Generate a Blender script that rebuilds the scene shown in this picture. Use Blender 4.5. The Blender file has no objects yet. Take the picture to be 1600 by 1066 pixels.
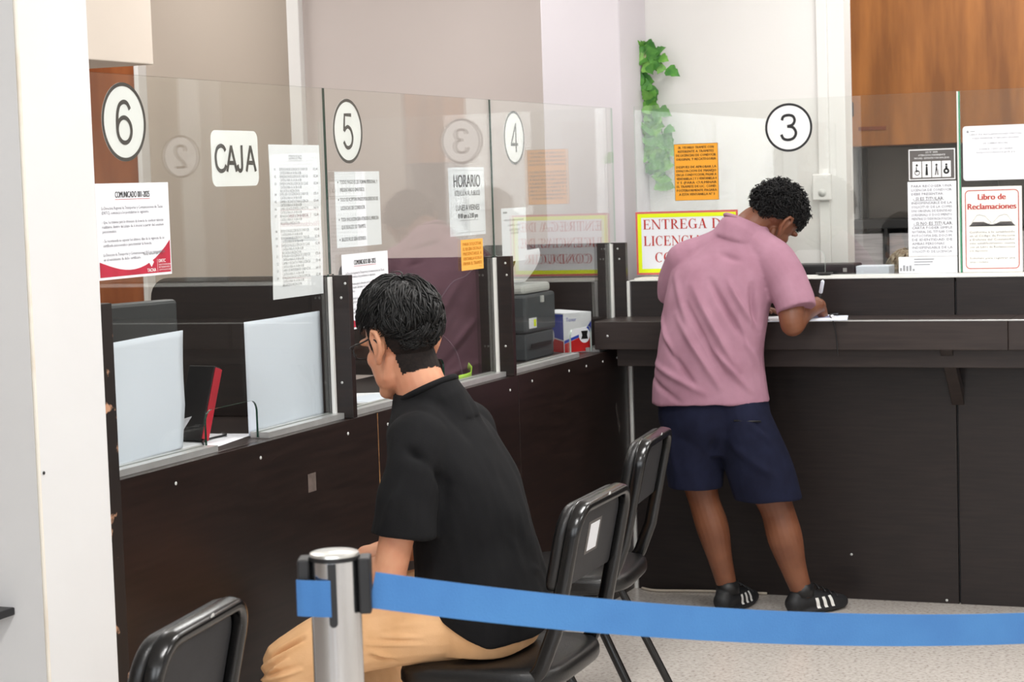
import bpy, bmesh, math, random
from mathutils import Vector, Matrix, noise, Euler
from mathutils.bvhtree import BVHTree
R = math.radians
PI = math.pi
random.seed(11)
SC = bpy.context.scene
COL = SC.collection
V = Vector

# ------------------------------------------------------------------ camera
FPX = 3135.6
YAW, PITCH, ROLL = 0.3922429602, -0.0774766343, -0.0322691270
CAM = V((2.6319346, -7.5463602, 1.6))
fw = V((-math.sin(YAW) * math.cos(PITCH), math.cos(YAW) * math.cos(PITCH), math.sin(PITCH)))
r0 = V((math.cos(YAW), math.sin(YAW), 0)); u0 = r0.cross(fw)
rt = r0 * math.cos(ROLL) + u0 * math.sin(ROLL)
up = -r0 * math.sin(ROLL) + u0 * math.cos(ROLL)
cd = bpy.data.cameras.new('camera')
cam = bpy.data.objects.new('camera', cd); COL.objects.link(cam)
cam.matrix_world = Matrix(((rt.x, up.x, -fw.x, CAM.x), (rt.y, up.y, -fw.y, CAM.y), (rt.z, up.z, -fw.z, CAM.z), (0, 0, 0, 1)))
cd.sensor_width = 36; cd.lens = FPX / 1600 * 36
cd.clip_start = .05
cd.dof.use_dof = True; cd.dof.focus_distance = 5.4; cd.dof.aperture_fstop = 9.5
SC.camera = cam
# ------------------------------------------------------------------ world, lights, exposure
W = bpy.data.worlds.new('world'); SC.world = W; W.use_nodes = True
W.node_tree.nodes['Background'].inputs[0].default_value = (.86, .93, 1, 1)
W.node_tree.nodes['Background'].inputs[1].default_value = .55
SC.view_settings.view_transform = 'Standard'; SC.view_settings.look = 'None'
SC.view_settings.exposure = 0.0; SC.view_settings.gamma = 1; SC.view_settings.use_curve_mapping = False
SC.cycles.transparent_max_bounces = 24
SC.cycles.max_bounces = 10
def area(name, loc, sx, sy, power, rot=(0, 0, 0), col=(1, .99, .975)):
    l = bpy.data.lights.new(name, 'AREA'); l.shape = 'RECTANGLE'; l.size = sx; l.size_y = sy; l.energy = power; l.color = col
    o = bpy.data.objects.new(name, l); COL.objects.link(o); o.location = loc; o.rotation_euler = rot
    return o
CEIL = 3.1
LAMPS = [(1.5, -5.6, 42), (1.5, -2.9, 44), (2.9, -1.2, 28), (1.2, -.75, 17), (3.6, -4.2, 40), (-.85, -2.6, 18), (-.85, -.4, 24), (-2.7, .35, 19), (1.3, .95, 11), (2.4, .75, 11)]  # unseen ceiling lamps; the far-left one is added to brighten the office wall
for lx, ly, p in LAMPS:
    area('lamp_light', (lx, ly, CEIL - .075), .28, 1.15, p)
for dx_, dw_ in ((.85, 1.1), (2.95, 1.7), (4.9, .9)):
    area('daylight', (dx_, -10.2, 2.0), dw_, 2.2, 34 * dw_, (R(90), 0, 0), (.94, .97, 1))

# ------------------------------------------------------------------ materials
def lin(c):
    return tuple(((x / 255) / 12.92 if x / 255 <= .04045 else ((x / 255 + .055) / 1.055) ** 2.4) for x in c)
def setp(b, **k):
    for n, v in k.items():
        n = n.replace('_', ' ')
        if n in b.inputs: b.inputs[n].default_value = v
def mat(name, rgb, rough=.5, metal=0, spec=.5, var=0, scale=8, bump=0, bscale=60, stretch=(1, 1, 1), rgb2=None, coat=0, sss=0, mixlo=.35, mixhi=.65, sheen=0):
    m = bpy.data.materials.new(name); m.use_nodes = True
    nt = m.node_tree; b = nt.nodes['Principled BSDF']
    c = lin(rgb) + (1,)
    setp(b, Base_Color=c, Roughness=rough, Metallic=metal, Specular_IOR_Level=spec, Coat_Weight=coat, Sheen_Weight=sheen)
    if sss: setp(b, Subsurface_Weight=sss, Subsurface_Scale=.01)
    tc = nt.nodes.new('ShaderNodeTexCoord'); mp = nt.nodes.new('ShaderNodeMapping')
    mp.inputs['Scale'].default_value = stretch
    nt.links.new(tc.outputs['Object'], mp.inputs[0])
    if var or rgb2:
        n = nt.nodes.new('ShaderNodeTexNoise'); n.inputs['Scale'].default_value = scale; n.inputs['Detail'].default_value = 5
        nt.links.new(mp.outputs[0], n.inputs['Vector'])
        mr = nt.nodes.new('ShaderNodeMapRange'); mr.inputs[1].default_value = mixlo; mr.inputs[2].default_value = mixhi
        nt.links.new(n.outputs['Fac'], mr.inputs[0])
        mx = nt.nodes.new('ShaderNodeMix'); mx.data_type = 'RGBA'
        c2 = lin(rgb2) + (1,) if rgb2 else tuple(x * (1 - var) for x in c[:3]) + (1,)
        mx.inputs[6].default_value = c; mx.inputs[7].default_value = c2
        nt.links.new(mr.outputs[0], mx.inputs[0]); nt.links.new(mx.outputs[2], b.inputs['Base Color'])
    if bump:
        n2 = nt.nodes.new('ShaderNodeTexNoise'); n2.inputs['Scale'].default_value = bscale; n2.inputs['Detail'].default_value = 4
        nt.links.new(mp.outputs[0], n2.inputs['Vector'])
        bp = nt.nodes.new('ShaderNodeBump'); bp.inputs['Strength'].default_value = bump; bp.inputs['Distance'].default_value = .01
        nt.links.new(n2.outputs['Fac'], bp.inputs['Height']); nt.links.new(bp.outputs[0], b.inputs['Normal'])
    return m
M = {}
M['white_wall'] = mat('white_wall', (238, 236, 233), .7, var=.03, scale=1.5, bump=.04)
M['column_paint'] = mat('column_paint', (224, 224, 224), .65, var=.03, scale=3, bump=.05, bscale=30)
M['pillar_paint'] = mat('pillar_paint', (216, 210, 215), .7, var=.03, scale=2)
M['grey_wall'] = mat('grey_wall', (206, 195, 190), .75, var=.04, scale=1.2)
M['warm_grey_wall'] = mat('warm_grey_wall', (188, 175, 162), .75, var=.04, scale=1.2)
M['soffit_paint'] = mat('soffit_paint', (222, 210, 197), .75, var=.03, scale=2)
M['ceiling'] = mat('ceiling', (235, 233, 230), .8, var=.02)
M['dark_room'] = mat('dark_room', (104, 98, 94), .5, var=.25, scale=2)
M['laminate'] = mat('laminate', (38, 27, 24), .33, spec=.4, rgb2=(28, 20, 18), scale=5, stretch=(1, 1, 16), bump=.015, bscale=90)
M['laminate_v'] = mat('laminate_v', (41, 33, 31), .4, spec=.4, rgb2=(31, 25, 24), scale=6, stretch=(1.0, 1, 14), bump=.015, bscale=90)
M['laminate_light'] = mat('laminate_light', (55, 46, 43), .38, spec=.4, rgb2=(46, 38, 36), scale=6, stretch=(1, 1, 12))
M['raw_edge'] = mat('raw_edge', (178, 132, 78), .8, rgb2=(120, 80, 50), scale=25)
M['chipped_edge'] = mat('chipped_edge', (26, 20, 18), .5, rgb2=(196, 150, 120), scale=14, stretch=(1, 1, 1), mixlo=.60, mixhi=.64)
M['worn_edge'] = mat('worn_edge', (232, 226, 214), .8, rgb2=(196, 172, 142), scale=3.5, mixlo=.45, mixhi=.7)
M['aluminium'] = mat('aluminium', (205, 206, 204), .32, metal=.55, var=.1, scale=20)
M['white_metal'] = mat('white_metal', (226, 226, 222), .4, metal=.1, var=.05)
M['wood'] = mat('wood', (170, 108, 50), .38, rgb2=(130, 78, 30), scale=3.2, stretch=(4, 1, .55), bump=.01)
M['wood_edge'] = mat('wood_edge', (132, 66, 34), .45, rgb2=(110, 50, 22), scale=4)
M['door_wood'] = mat('door_wood', (172, 100, 56), .4, rgb2=(146, 78, 40), scale=3, stretch=(4, 4, .5))
M['black_plastic'] = mat('black_plastic', (26, 26, 28), .42, var=.2, scale=30)
M['grey_plastic'] = mat('grey_plastic', (78, 82, 86), .5, var=.08, scale=20)
M['light_plastic'] = mat('light_plastic', (205, 207, 204), .5, var=.05)
M['screen_back'] = mat('screen_back', (62, 64, 66), .4, var=.15, scale=6)
M['black_metal'] = mat('black_metal', (8, 8, 9), .22, spec=.6, var=.2, scale=25)
M['leather'] = mat('leather', (13, 13, 14), .34, spec=.55, bump=.12, bscale=260, var=.15, scale=12)
M['back_board'] = mat('back_board', (40, 40, 44), .62, var=.18, scale=14, bump=.05, bscale=200)
M['chrome'] = mat('chrome', (225, 226, 228), .14, metal=1, var=.05, scale=12, stretch=(1, 1, .1))
M['chrome_cap'] = mat('chrome_cap', (232, 232, 228), .3, metal=.9, var=.05)
M['belt'] = mat('belt', (58, 116, 180), .7, rgb2=(68, 130, 192), scale=5, bump=.12, bscale=420, sheen=.2)
M['paper'] = mat('paper', (236, 238, 243), .75, var=.02, scale=5)
M['paper_blue'] = mat('paper_blue', (224, 231, 243), .75, var=.03, scale=5)
M['paper_cream'] = mat('paper_cream', (243, 241, 234), .75, var=.02)
M['orange_paper'] = mat('orange_paper', (247, 170, 48), .75, var=.04, scale=6)
M['orange_note'] = mat('orange_note', (255, 186, 84), .75, var=.04, scale=6)
M['ink'] = mat('ink', (34, 34, 36), .7, var=.02)
M['ink_grey'] = mat('ink_grey', (104, 104, 112), .7, var=.02)
M['ink_pale'] = mat('ink_pale', (150, 152, 156), .7, var=.02)
M['ink_brown'] = mat('ink_brown', (92, 58, 8), .7, var=.02)
M['ink_gold'] = mat('ink_gold', (196, 128, 16), .7, var=.02)
M['ink_red'] = mat('ink_red', (188, 50, 42), .7, var=.02)
M['ink_crimson'] = mat('ink_crimson', (190, 40, 66), .65, rgb2=(176, 34, 58), scale=20)
M['ink_pink'] = mat('ink_pink', (226, 120, 112), .7, var=.02)
M['neon_yellow'] = mat('neon_yellow', (232, 248, 0), .65, var=.02)
M['sign_white'] = mat('sign_white', (240, 241, 241), .55, var=.01)
M['placard_grey'] = mat('placard_grey', (98, 94, 92), .6, var=.05)
M['toner_red'] = mat('toner_red', (196, 34, 34), .45, var=.05)
M['toner_blue'] = mat('toner_blue', (46, 70, 176), .45, var=.05)
M['leaf'] = mat('leaf', (92, 156, 62), .5, rgb2=(58, 120, 48), scale=30)
M['leaf_light'] = mat('leaf_light', (132, 188, 88), .5, rgb2=(96, 160, 64), scale=30)
M['stem'] = mat('stem', (84, 120, 60), .6, var=.1)
M['flower'] = mat('flower', (232, 226, 208), .7, rgb2=(214, 190, 170), scale=40)
M['flower_red'] = mat('flower_red', (176, 58, 40), .7, var=.1)
M['lamp'] = mat('lamp', (255, 255, 250), .5)
b_ = M['lamp'].node_tree.nodes['Principled BSDF']; setp(b_, Emission_Color=(1, .98, .95, 1), Emission_Strength=5.0)
M['skin'] = mat('skin', (214, 156, 122), .5, rgb2=(204, 138, 106), scale=14, sss=.08, bump=.02, bscale=200)
M['skin_brown'] = mat('skin_brown', (128, 80, 55), .48, rgb2=(112, 66, 44), scale=10, sss=.05, bump=.02, bscale=200)
M['skin_clerk'] = mat('skin_clerk', (206, 140, 96), .5, rgb2=(196, 126, 84), scale=12, sss=.05)
M['hair_black'] = mat('hair_black', (13, 12, 12), .5, spec=.4, var=.3, scale=40)
M['hair_fade'] = mat('hair_fade', (40, 32, 29), .7, spec=.2, rgb2=(24, 20, 19), scale=150, bump=.3, bscale=700)
M['hair_curly'] = mat('hair_curly', (14, 13, 14), .6, spec=.3, var=.3, scale=40)
M['hair_grey'] = mat('hair_grey', (168, 160, 140), .55, rgb2=(116, 104, 84), scale=60)
M['eye_white'] = mat('eye_white', (236, 232, 226), .25, var=.01)
M['lip'] = mat('lip', (176, 104, 92), .5, var=.05)
M['black_shirt'] = mat('black_shirt', (17, 17, 19), .9, spec=.25, var=.12, scale=40, bump=.08, bscale=300)
M['pink_shirt'] = mat('pink_shirt', (168, 126, 143), .9, spec=.3, rgb2=(155, 113, 130), scale=9, bump=.08, bscale=320)
M['khaki'] = mat('khaki', (228, 182, 136), .85, spec=.3, rgb2=(218, 170, 122), scale=12, bump=.08, bscale=320)
M['navy'] = mat('navy', (23, 27, 50), .9, spec=.25, rgb2=(18, 21, 42), scale=20, bump=.08, bscale=320)
M['blue_shirt'] = mat('blue_shirt', (150, 170, 200), .85, var=.05)
M['shoe_black'] = mat('shoe_black', (26, 27, 30), .6, var=.15, scale=40)
M['sole_white'] = mat('sole_white', (60, 60, 62), .6, var=.05)
M['stripe_white'] = mat('stripe_white', (238, 238, 234), .6, var=.02)
M['lime'] = mat('lime', (176, 230, 60), .5, var=.05)
M['beige_cable'] = mat('beige_cable', (204, 192, 176), .6, var=.05)
M['dark_glass_edge'] = mat('dark_glass_edge', (18, 60, 46), .2, var=.2, scale=30)
M['clear_edge'] = mat('clear_edge', (176, 190, 184), .3, var=.1)
M['green_glass_edge'] = mat('green_glass_edge', (88, 170, 132), .2, var=.2, scale=30)
M['binder_red'] = mat('binder_red', (190, 34, 52), .5, var=.08)

def floor_mat():
    m = mat('terrazzo', (206, 199, 192), .16, spec=.45)
    nt = m.node_tree; b = nt.nodes['Principled BSDF']
    tc = nt.nodes.new('ShaderNodeTexCoord')
    v = nt.nodes.new('ShaderNodeTexVoronoi'); v.inputs['Scale'].default_value = 75; v.inputs['Randomness'].default_value = 1
    n = nt.nodes.new('ShaderNodeTexNoise'); n.inputs['Scale'].default_value = 80; n.inputs['Detail'].default_value = 6
    n3 = nt.nodes.new('ShaderNodeTexNoise'); n3.inputs['Scale'].default_value = 1.6; n3.inputs['Detail'].default_value = 3
    for q in (v, n, n3): nt.links.new(tc.outputs['Object'], q.inputs['Vector'])
    cr = nt.nodes.new('ShaderNodeValToRGB'); e = cr.color_ramp.elements
    e[0].position = .30; e[0].color = lin((146, 136, 129)) + (1,)
    e[1].position = .43; e[1].color = lin((200, 192, 184)) + (1,)
    a = cr.color_ramp.elements.new(.62); a.color = lin((214, 208, 201)) + (1,)
    nt.links.new(n.outputs['Fac'], cr.inputs[0])
    mx = nt.nodes.new('ShaderNodeMix'); mx.data_type = 'RGBA'; mx.inputs[0].default_value = .16
    cr2 = nt.nodes.new('ShaderNodeValToRGB'); cr2.color_ramp.elements[0].color = lin((150, 138, 130)) + (1,); cr2.color_ramp.elements[1].color = lin((232, 226, 220)) + (1,)
    nt.links.new(v.outputs['Color'], cr2.inputs[0])
    nt.links.new(cr.outputs[0], mx.inputs[6]); nt.links.new(cr2.outputs[0], mx.inputs[7])
    nt.links.new(mx.outputs[2], b.inputs['Base Color'])
    mr = nt.nodes.new('ShaderNodeMapRange'); mr.inputs[3].default_value = .12; mr.inputs[4].default_value = .3
    nt.links.new(n3.outputs['Fac'], mr.inputs[0]); nt.links.new(mr.outputs[0], b.inputs['Roughness'])
    return m
M['terrazzo'] = floor_mat()
def glass_mat(name, f0, tint):
    m = bpy.data.materials.new(name); m.use_nodes = True; nt = m.node_tree
    for n in list(nt.nodes): nt.nodes.remove(n)
    out = nt.nodes.new('ShaderNodeOutputMaterial'); mx = nt.nodes.new('ShaderNodeMixShader')
    tr = nt.nodes.new('ShaderNodeBsdfTransparent'); tr.inputs[0].default_value = tint
    gl = nt.nodes.new('ShaderNodeBsdfGlossy'); gl.inputs['Roughness'].default_value = 0.0; gl.inputs[0].default_value = (1, 1, 1, 1)
    geo = nt.nodes.new('ShaderNodeNewGeometry')
    dot = nt.nodes.new('ShaderNodeVectorMath'); dot.operation = 'DOT_PRODUCT'
    nt.links.new(geo.outputs['Incoming'], dot.inputs[0]); nt.links.new(geo.outputs['Normal'], dot.inputs[1])
    ab = nt.nodes.new('ShaderNodeMath'); ab.operation = 'ABSOLUTE'; nt.links.new(dot.outputs['Value'], ab.inputs[0])
    om = nt.nodes.new('ShaderNodeMath'); om.operation = 'SUBTRACT'; om.inputs[0].default_value = 1; nt.links.new(ab.outputs[0], om.inputs[1])
    pw = nt.nodes.new('ShaderNodeMath'); pw.operation = 'POWER'; pw.inputs[1].default_value = 5; nt.links.new(om.outputs[0], pw.inputs[0])
    ma = nt.nodes.new('ShaderNodeMath'); ma.operation = 'MULTIPLY_ADD'; ma.inputs[1].default_value = 1 - f0; ma.inputs[2].default_value = f0
    nt.links.new(pw.outputs[0], ma.inputs[0])
    nt.links.new(ma.outputs[0], mx.inputs[0]); nt.links.new(tr.outputs[0], mx.inputs[1]); nt.links.new(gl.outputs[0], mx.inputs[2])
    nt.links.new(mx.outputs[0], out.inputs[0])
    return m
M['glass'] = glass_mat('glass', .062, (.975, .985, .975, 1))
M['lens'] = glass_mat('lens', .05, (.9, .93, .95, 1))

# ------------------------------------------------------------------ helpers
def tag(o, label=None, cat=None, group=None, kind=None):
    if label: o['label'] = label
    if cat: o['category'] = cat
    if group: o['group'] = group
    if kind: o['kind'] = kind
    return o
def thing(name, label, cat, loc=(0, 0, 0), rz=0, group=None):
    o = bpy.data.objects.new(name, None); COL.objects.link(o); o.location = loc; o.rotation_euler = (0, 0, rz)
    o.empty_display_size = .05
    return tag(o, label, cat, group)
def link(name, me, m, parent=None, local=False):
    o = bpy.data.objects.new(name, me); COL.objects.link(o)
    if m is not None:
        for q in (m if isinstance(m, (list, tuple)) else [m]): me.materials.append(M[q] if isinstance(q, str) else q)
    if parent is not None:
        o.parent = parent
        if not local: o.matrix_parent_inverse = world_of(parent).inverted()
    return o
def world_of(o):
    m = Matrix.Translation(o.location) @ o.rotation_euler.to_matrix().to_4x4()
    return (world_of(o.parent) @ o.matrix_parent_inverse @ m) if o.parent else m
def build(name, bm, m, parent=None, smooth=False, bevel=0, local=False, seg=2, angle=35):
    bmesh.ops.recalc_face_normals(bm, faces=bm.faces)
    me = bpy.data.meshes.new(name); bm.to_mesh(me); bm.free()
    if smooth:
        for p in me.polygons: p.use_smooth = True
    o = link(name, me, m, parent, local)
    if bevel:
        md = o.modifiers.new('bevel', 'BEVEL'); md.width = bevel; md.segments = seg; md.limit_method = 'ANGLE'; md.angle_limit = R(40)
    return o
def B(): return bmesh.new()
def box(bm, lo, hi, mtx=None, mi=0):
    vs = [bm.verts.new((x, y, z)) for x in (lo[0], hi[0]) for y in (lo[1], hi[1]) for z in (lo[2], hi[2])]
    for f in ((0, 1, 3, 2), (4, 6, 7, 5), (0, 4, 5, 1), (2, 3, 7, 6), (0, 2, 6, 4), (1, 5, 7, 3)):
        bm.faces.new([vs[i] for i in f]).material_index = mi
    if mtx is not None:
        for v in vs: v.co = mtx @ v.co
    return bm
def boxo(name, lo, hi, m, parent=None, bevel=.0015, local=False, mtx=None):
    return build(name, box(B(), lo, hi, mtx), m, parent, bevel=bevel, local=local)
def frame_for(t, upv=None):
    t = t.normalized()
    a = upv if upv is not None else (V((0, 0, 1)) if abs(t.z) < .95 else V((1, 0, 0)))
    s = t.cross(a)
    if s.length < 1e-6: s = t.cross(V((0, 1, 0)))
    s.normalize(); return s, s.cross(t).normalized()
def smoothpts(pts, n):
    """Catmull-Rom through rows of floats."""
    P = [tuple(p) for p in pts]; out = []
    for i in range(len(P) - 1):
        p0 = P[max(i - 1, 0)]; p1 = P[i]; p2 = P[i + 1]; p3 = P[min(i + 2, len(P) - 1)]
        for k in range(n):
            t = k / n
            out.append(tuple(.5 * (2 * b + (c - a) * t + (2 * a - 5 * b + 4 * c - d) * t * t + (3 * b - a - 3 * c + d) * t ** 3) for a, b, c, d in zip(p0, p1, p2, p3)))
    out.append(P[-1]); return out
def rings(bm, R_, close=False, cap=True):
    n = len(R_[0])
    for i in range(len(R_) - (0 if close else 1)):
        a = R_[i]; b = R_[(i + 1) % len(R_)]
        for k in range(n):
            bm.faces.new((a[k], a[(k + 1) % n], b[(k + 1) % n], b[k]))
    if cap and not close:
        bm.faces.new(list(reversed(R_[0]))); bm.faces.new(R_[-1])
def pw_(c, e): return math.copysign(abs(c) ** e, c)
def tube(bm, pts, r, seg=10, close=False, flat=None, smooth=0, upv=None, round_ends=False, sq=1):
    """pts: centre points; r: float or list; flat=(a,b) scale along side/other axis."""
    if smooth:
        rr = r if isinstance(r, (list, tuple)) else [r] * len(pts)
        q = smoothpts([tuple(p) + (x,) for p, x in zip(pts, rr)], smooth)
        pts = [V(p[:3]) for p in q]; r = [p[3] for p in q]
    pts = [V(p) for p in pts]; n = len(pts)
    rr = list(r) if isinstance(r, (list, tuple)) else [r] * n
    if round_ends and not close:
        d0 = (pts[0] - pts[1]).normalized(); d1 = (pts[-1] - pts[-2]).normalized()
        a = [(pts[0] + d0 * rr[0] * s, rr[0] * c) for s, c in ((.95, .3), (.75, .66), (.4, .92))]
        b = [(pts[-1] + d1 * rr[-1] * s, rr[-1] * c) for s, c in ((.4, .92), (.75, .66), (.95, .3))]
        pts = [p for p, _ in a] + pts + [p for p, _ in b]; rr = [x for _, x in a] + rr + [x for _, x in b]; n = len(pts)
    fa, fb = flat or (1, 1)
    RR = []; ps = None
    for i in range(n):
        t = (pts[(i + 1) % n] - pts[i - 1]) if close else (pts[min(i + 1, n - 1)] - pts[max(i - 1, 0)])
        if t.length < 1e-9: t = V((0, 0, 1))
        t.normalize()
        if upv is not None: s, u = frame_for(t, V(upv))
        else:
            if ps is None: s, u = frame_for(t)
            else:
                s = ps - t * ps.dot(t)
                if s.length < 1e-6: s, u = frame_for(t)
                s.normalize(); u = s.cross(t)
        ps = s
        RR.append([bm.verts.new(pts[i] + s * (pw_(math.cos(2 * PI * k / seg), sq) * rr[i] * fa) + u * (pw_(math.sin(2 * PI * k / seg), sq) * rr[i] * fb)) for k in range(seg)])
    rings(bm, RR, close)
    return bm
def loft(bm, rows, lat, fwd, seg=28, n=6, exp=2.3):
    """rows: (x,y,z,a,b): horizontal-ish superellipse sections along lat / fwd."""
    q = smoothpts(rows, n) if n else rows
    lat = V(lat).normalized(); fwd = V(fwd).normalized(); RR = []
    for x, y, z, a, b in q:
        ring = []
        for k in range(seg):
            t = 2 * PI * k / seg; c, s = math.cos(t), math.sin(t)
            ring.append(bm.verts.new(V((x, y, z)) + lat * (a * math.copysign(abs(c) ** (2 / exp), c)) + fwd * (b * math.copysign(abs(s) ** (2 / exp), s))))
        RR.append(ring)
    rings(bm, RR); return bm
def ell(bm, c, rad, mtx=None, sub=3):
    g = bmesh.ops.create_icosphere(bm, subdivisions=sub, radius=1)
    T = Matrix.Translation(c) @ (mtx.to_4x4() if mtx is not None else Matrix()) @ Matrix.Diagonal((*rad, 1))
    for v in g['verts']: v.co = T @ v.co
    return bm
def lathe(bm, prof, c=(0, 0, 0), seg=32):
    RR = [[bm.verts.new((c[0] + r * math.cos(2 * PI * k / seg), c[1] + r * math.sin(2 * PI * k / seg), c[2] + z)) for k in range(seg)] for r, z in prof]
    rings(bm, RR); return bm
def prism(bm, outline, t, place):
    """outline in 2D (u,v); place(u,v,w)->world."""
    a = [bm.verts.new(place(u, v, 0)) for u, v in outline]; b = [bm.verts.new(place(u, v, t)) for u, v in outline]
    n = len(a)
    bm.faces.new(a); bm.faces.new(list(reversed(b)))
    for i in range(n): bm.faces.new((a[i], b[i], b[(i + 1) % n], a[(i + 1) % n]))
    return bm
def rrect(w, h, r, n=6, cx=0, cy=0):
    o = []
    for sx, sy, a0 in ((1, 1, 0), (-1, 1, 90), (-1, -1, 180), (1, -1, 270)):
        for k in range(n + 1):
            a = R(a0 + 90 * k / n); o.append((cx + sx * (w / 2 - r) + r * math.cos(a), cy + sy * (h / 2 - r) + r * math.sin(a)))
    return o
def voxel(bm, size, smooth=2, disp=None):
    bmesh.ops.recalc_face_normals(bm, faces=bm.faces)
    me = bpy.data.meshes.new('tmp'); bm.to_mesh(me); bm.free()
    o = bpy.data.objects.new('tmp', me); COL.objects.link(o)
    md = o.modifiers.new('r', 'REMESH'); md.mode = 'VOXEL'; md.voxel_size = size; md.adaptivity = 0
    if smooth:
        sm = o.modifiers.new('s', 'SMOOTH'); sm.factor = .5; sm.iterations = smooth
    dg = bpy.context.evaluated_depsgraph_get()
    res = bpy.data.meshes.new_from_object(o.evaluated_get(dg))
    bpy.data.objects.remove(o); bpy.data.meshes.remove(me)
    for p in res.polygons: p.use_smooth = True
    if disp:
        nr = [v.normal.copy() for v in res.vertices]
        for v, nn in zip(res.vertices, nr):
            d = disp(v.co, nn)
            v.co = v.co + (d if isinstance(d, Vector) else nn * d)
    res.update(); return res
def fold(p, a, b, w, amp):
    ab = b - a; t = max(0, min(1, (p - a).dot(ab) / ab.length_squared))
    d = (p - (a + ab * t)).length
    if d > 3 * w: return 0
    e = math.sin(PI * min(1, max(0, .08 + .84 * t)))
    x = d / w
    return amp * e * math.exp(-x * x)
# ------------------------------------------------------------------ writing
def text_polys(s, res=3):
    cu = bpy.data.curves.new('t', 'FONT'); cu.body = s; cu.size = 1; cu.resolution_u = res
    o = bpy.data.objects.new('t', cu); COL.objects.link(o)
    dg = bpy.context.evaluated_depsgraph_get(); dg.update()
    ev = o.evaluated_get(dg); me = ev.to_mesh()
    vs = [(v.co.x, v.co.y) for v in me.vertices]; fs = [tuple(p.vertices) for p in me.polygons]
    ev.to_mesh_clear(); bpy.data.objects.remove(o); bpy.data.curves.remove(cu)
    return vs, fs
CAP = .69
class Sheet:
    """A flat sheet (sign, notice) on the plane through o with axes r (right) and z, normal n; curl(u,v) bows it."""
    def __init__(s, o, r, n, curl=None, upv=(0, 0, 1)):
        s.o = V(o); s.r = V(r); s.n = V(n); s.z = V(upv); s.curl = curl
        s.layers = {}
    def at(s, u, v, w=0):
        c = s.curl(u, v) if s.curl else 0
        return s.o + s.r * u + s.z * v + s.n * (w + c)
    def bm(s, m):
        if m not in s.layers: s.layers[m] = B()
        return s.layers[m]
    def poly(s, m, pts, w=.0006):
        b = s.bm(m); b.faces.new([b.verts.new(s.at(u, v, w)) for u, v in pts])
    def rect(s, m, u0, v0, u1, v1, w=.0006):
        n = max(1, int(abs(u1 - u0) / .03)) if s.curl else 1
        k = max(1, int(abs(v1 - v0) / .03)) if s.curl else 1
        for i in range(n):
            for j in range(k):
                a, c = u0 + (u1 - u0) * i / n, u0 + (u1 - u0) * (i + 1) / n
                d, e = v0 + (v1 - v0) * j / k, v0 + (v1 - v0) * (j + 1) / k
                s.poly(m, [(a, d), (c, d), (c, e), (a, e)], w)
    def ring(s, m, cu, cv, ro, ri, w=.0006, n=56):
        b = s.bm(m)
        O = [b.verts.new(s.at(cu + ro * math.cos(2 * PI * k / n), cv + ro * math.sin(2 * PI * k / n), w)) for k in range(n)]
        I = [b.verts.new(s.at(cu + ri * math.cos(2 * PI * k / n), cv + ri * math.sin(2 * PI * k / n), w)) for k in range(n)]
        for k in range(n): b.faces.new((O[k], O[(k + 1) % n], I[(k + 1) % n], I[k]))
    def frame(s, m, u0, v0, u1, v1, t, w=.0006):
        s.rect(m, u0, v0, u1, v0 + t, w); s.rect(m, u0, v1 - t, u1, v1, w)
        s.rect(m, u0, v0 + t, u0 + t, v1 - t, w); s.rect(m, u1 - t, v0 + t, u1, v1 - t, w)
    def text(s, m, t, u, v, h, width=None, align='C', w=.0007, res=3, bold=0, maxw=None):
        vs, fs = text_polys(t, res)
        if not vs: return
        x0 = min(x for x, _ in vs); x1 = max(x for x, _ in vs)
        k = h / CAP; kx = k
        if width: kx = width / (x1 - x0)
        elif maxw and (x1 - x0) * k > maxw: kx = maxw / (x1 - x0)
        W_ = (x1 - x0) * kx
        u0 = u - (W_ / 2 if align == 'C' else W_ if align == 'R' else 0)
        b = s.bm(m)
        for off in ([0] if not bold else [-bold / 2, bold / 2]):
            q = [b.verts.new(s.at(u0 + (x - x0) * kx + off, v + y * k, w + off * .02)) for x, y in vs]
            for f in fs:
                try: b.faces.new([q[i] for i in f])
                except ValueError: pass
    def finish(s, name, label, cat, body, m, group=None, t=.0004, names=None):
        """body = list of outline points or (w,h) of the sheet; layers become children."""
        b = B()
        if isinstance(body, tuple):
            w, h = body; n, k = 14, 14
            F = [[b.verts.new(s.at(w * i / n, h * j / k, 0)) for j in range(k + 1)] for i in range(n + 1)]
            K = [[b.verts.new(s.at(w * i / n, h * j / k, -t)) for j in range(k + 1)] for i in range(n + 1)]
            for i in range(n):
                for j in range(k):
                    b.faces.new((F[i][j], F[i + 1][j], F[i + 1][j + 1], F[i][j + 1])); b.faces.new((K[i][j], K[i][j + 1], K[i + 1][j + 1], K[i + 1][j]))
            for i in range(n):
                b.faces.new((F[i][0], K[i][0], K[i + 1][0], F[i + 1][0])); b.faces.new((F[i][k], F[i + 1][k], K[i + 1][k], K[i][k]))
            for j in range(k):
                b.faces.new((F[0][j], F[0][j + 1], K[0][j + 1], K[0][j])); b.faces.new((F[n][j], K[n][j], K[n][j + 1], F[n][j + 1]))
        else:
            prism(b, body, -t, s.at)
        root = build(name, b, m)
        tag(root, label, cat, group)
        for i, (mm, lb) in enumerate(s.layers.items()):
            nm = (names or {}).get(mm, 'lettering')
            me = bpy.data.meshes.new(nm)
            lb.normal_update()
            for f in lb.faces:
                if f.normal.dot(s.n) < 0: f.normal_flip()
            lb.to_mesh(me); lb.free()
            link(nm, me, mm, root)
        return root
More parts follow.
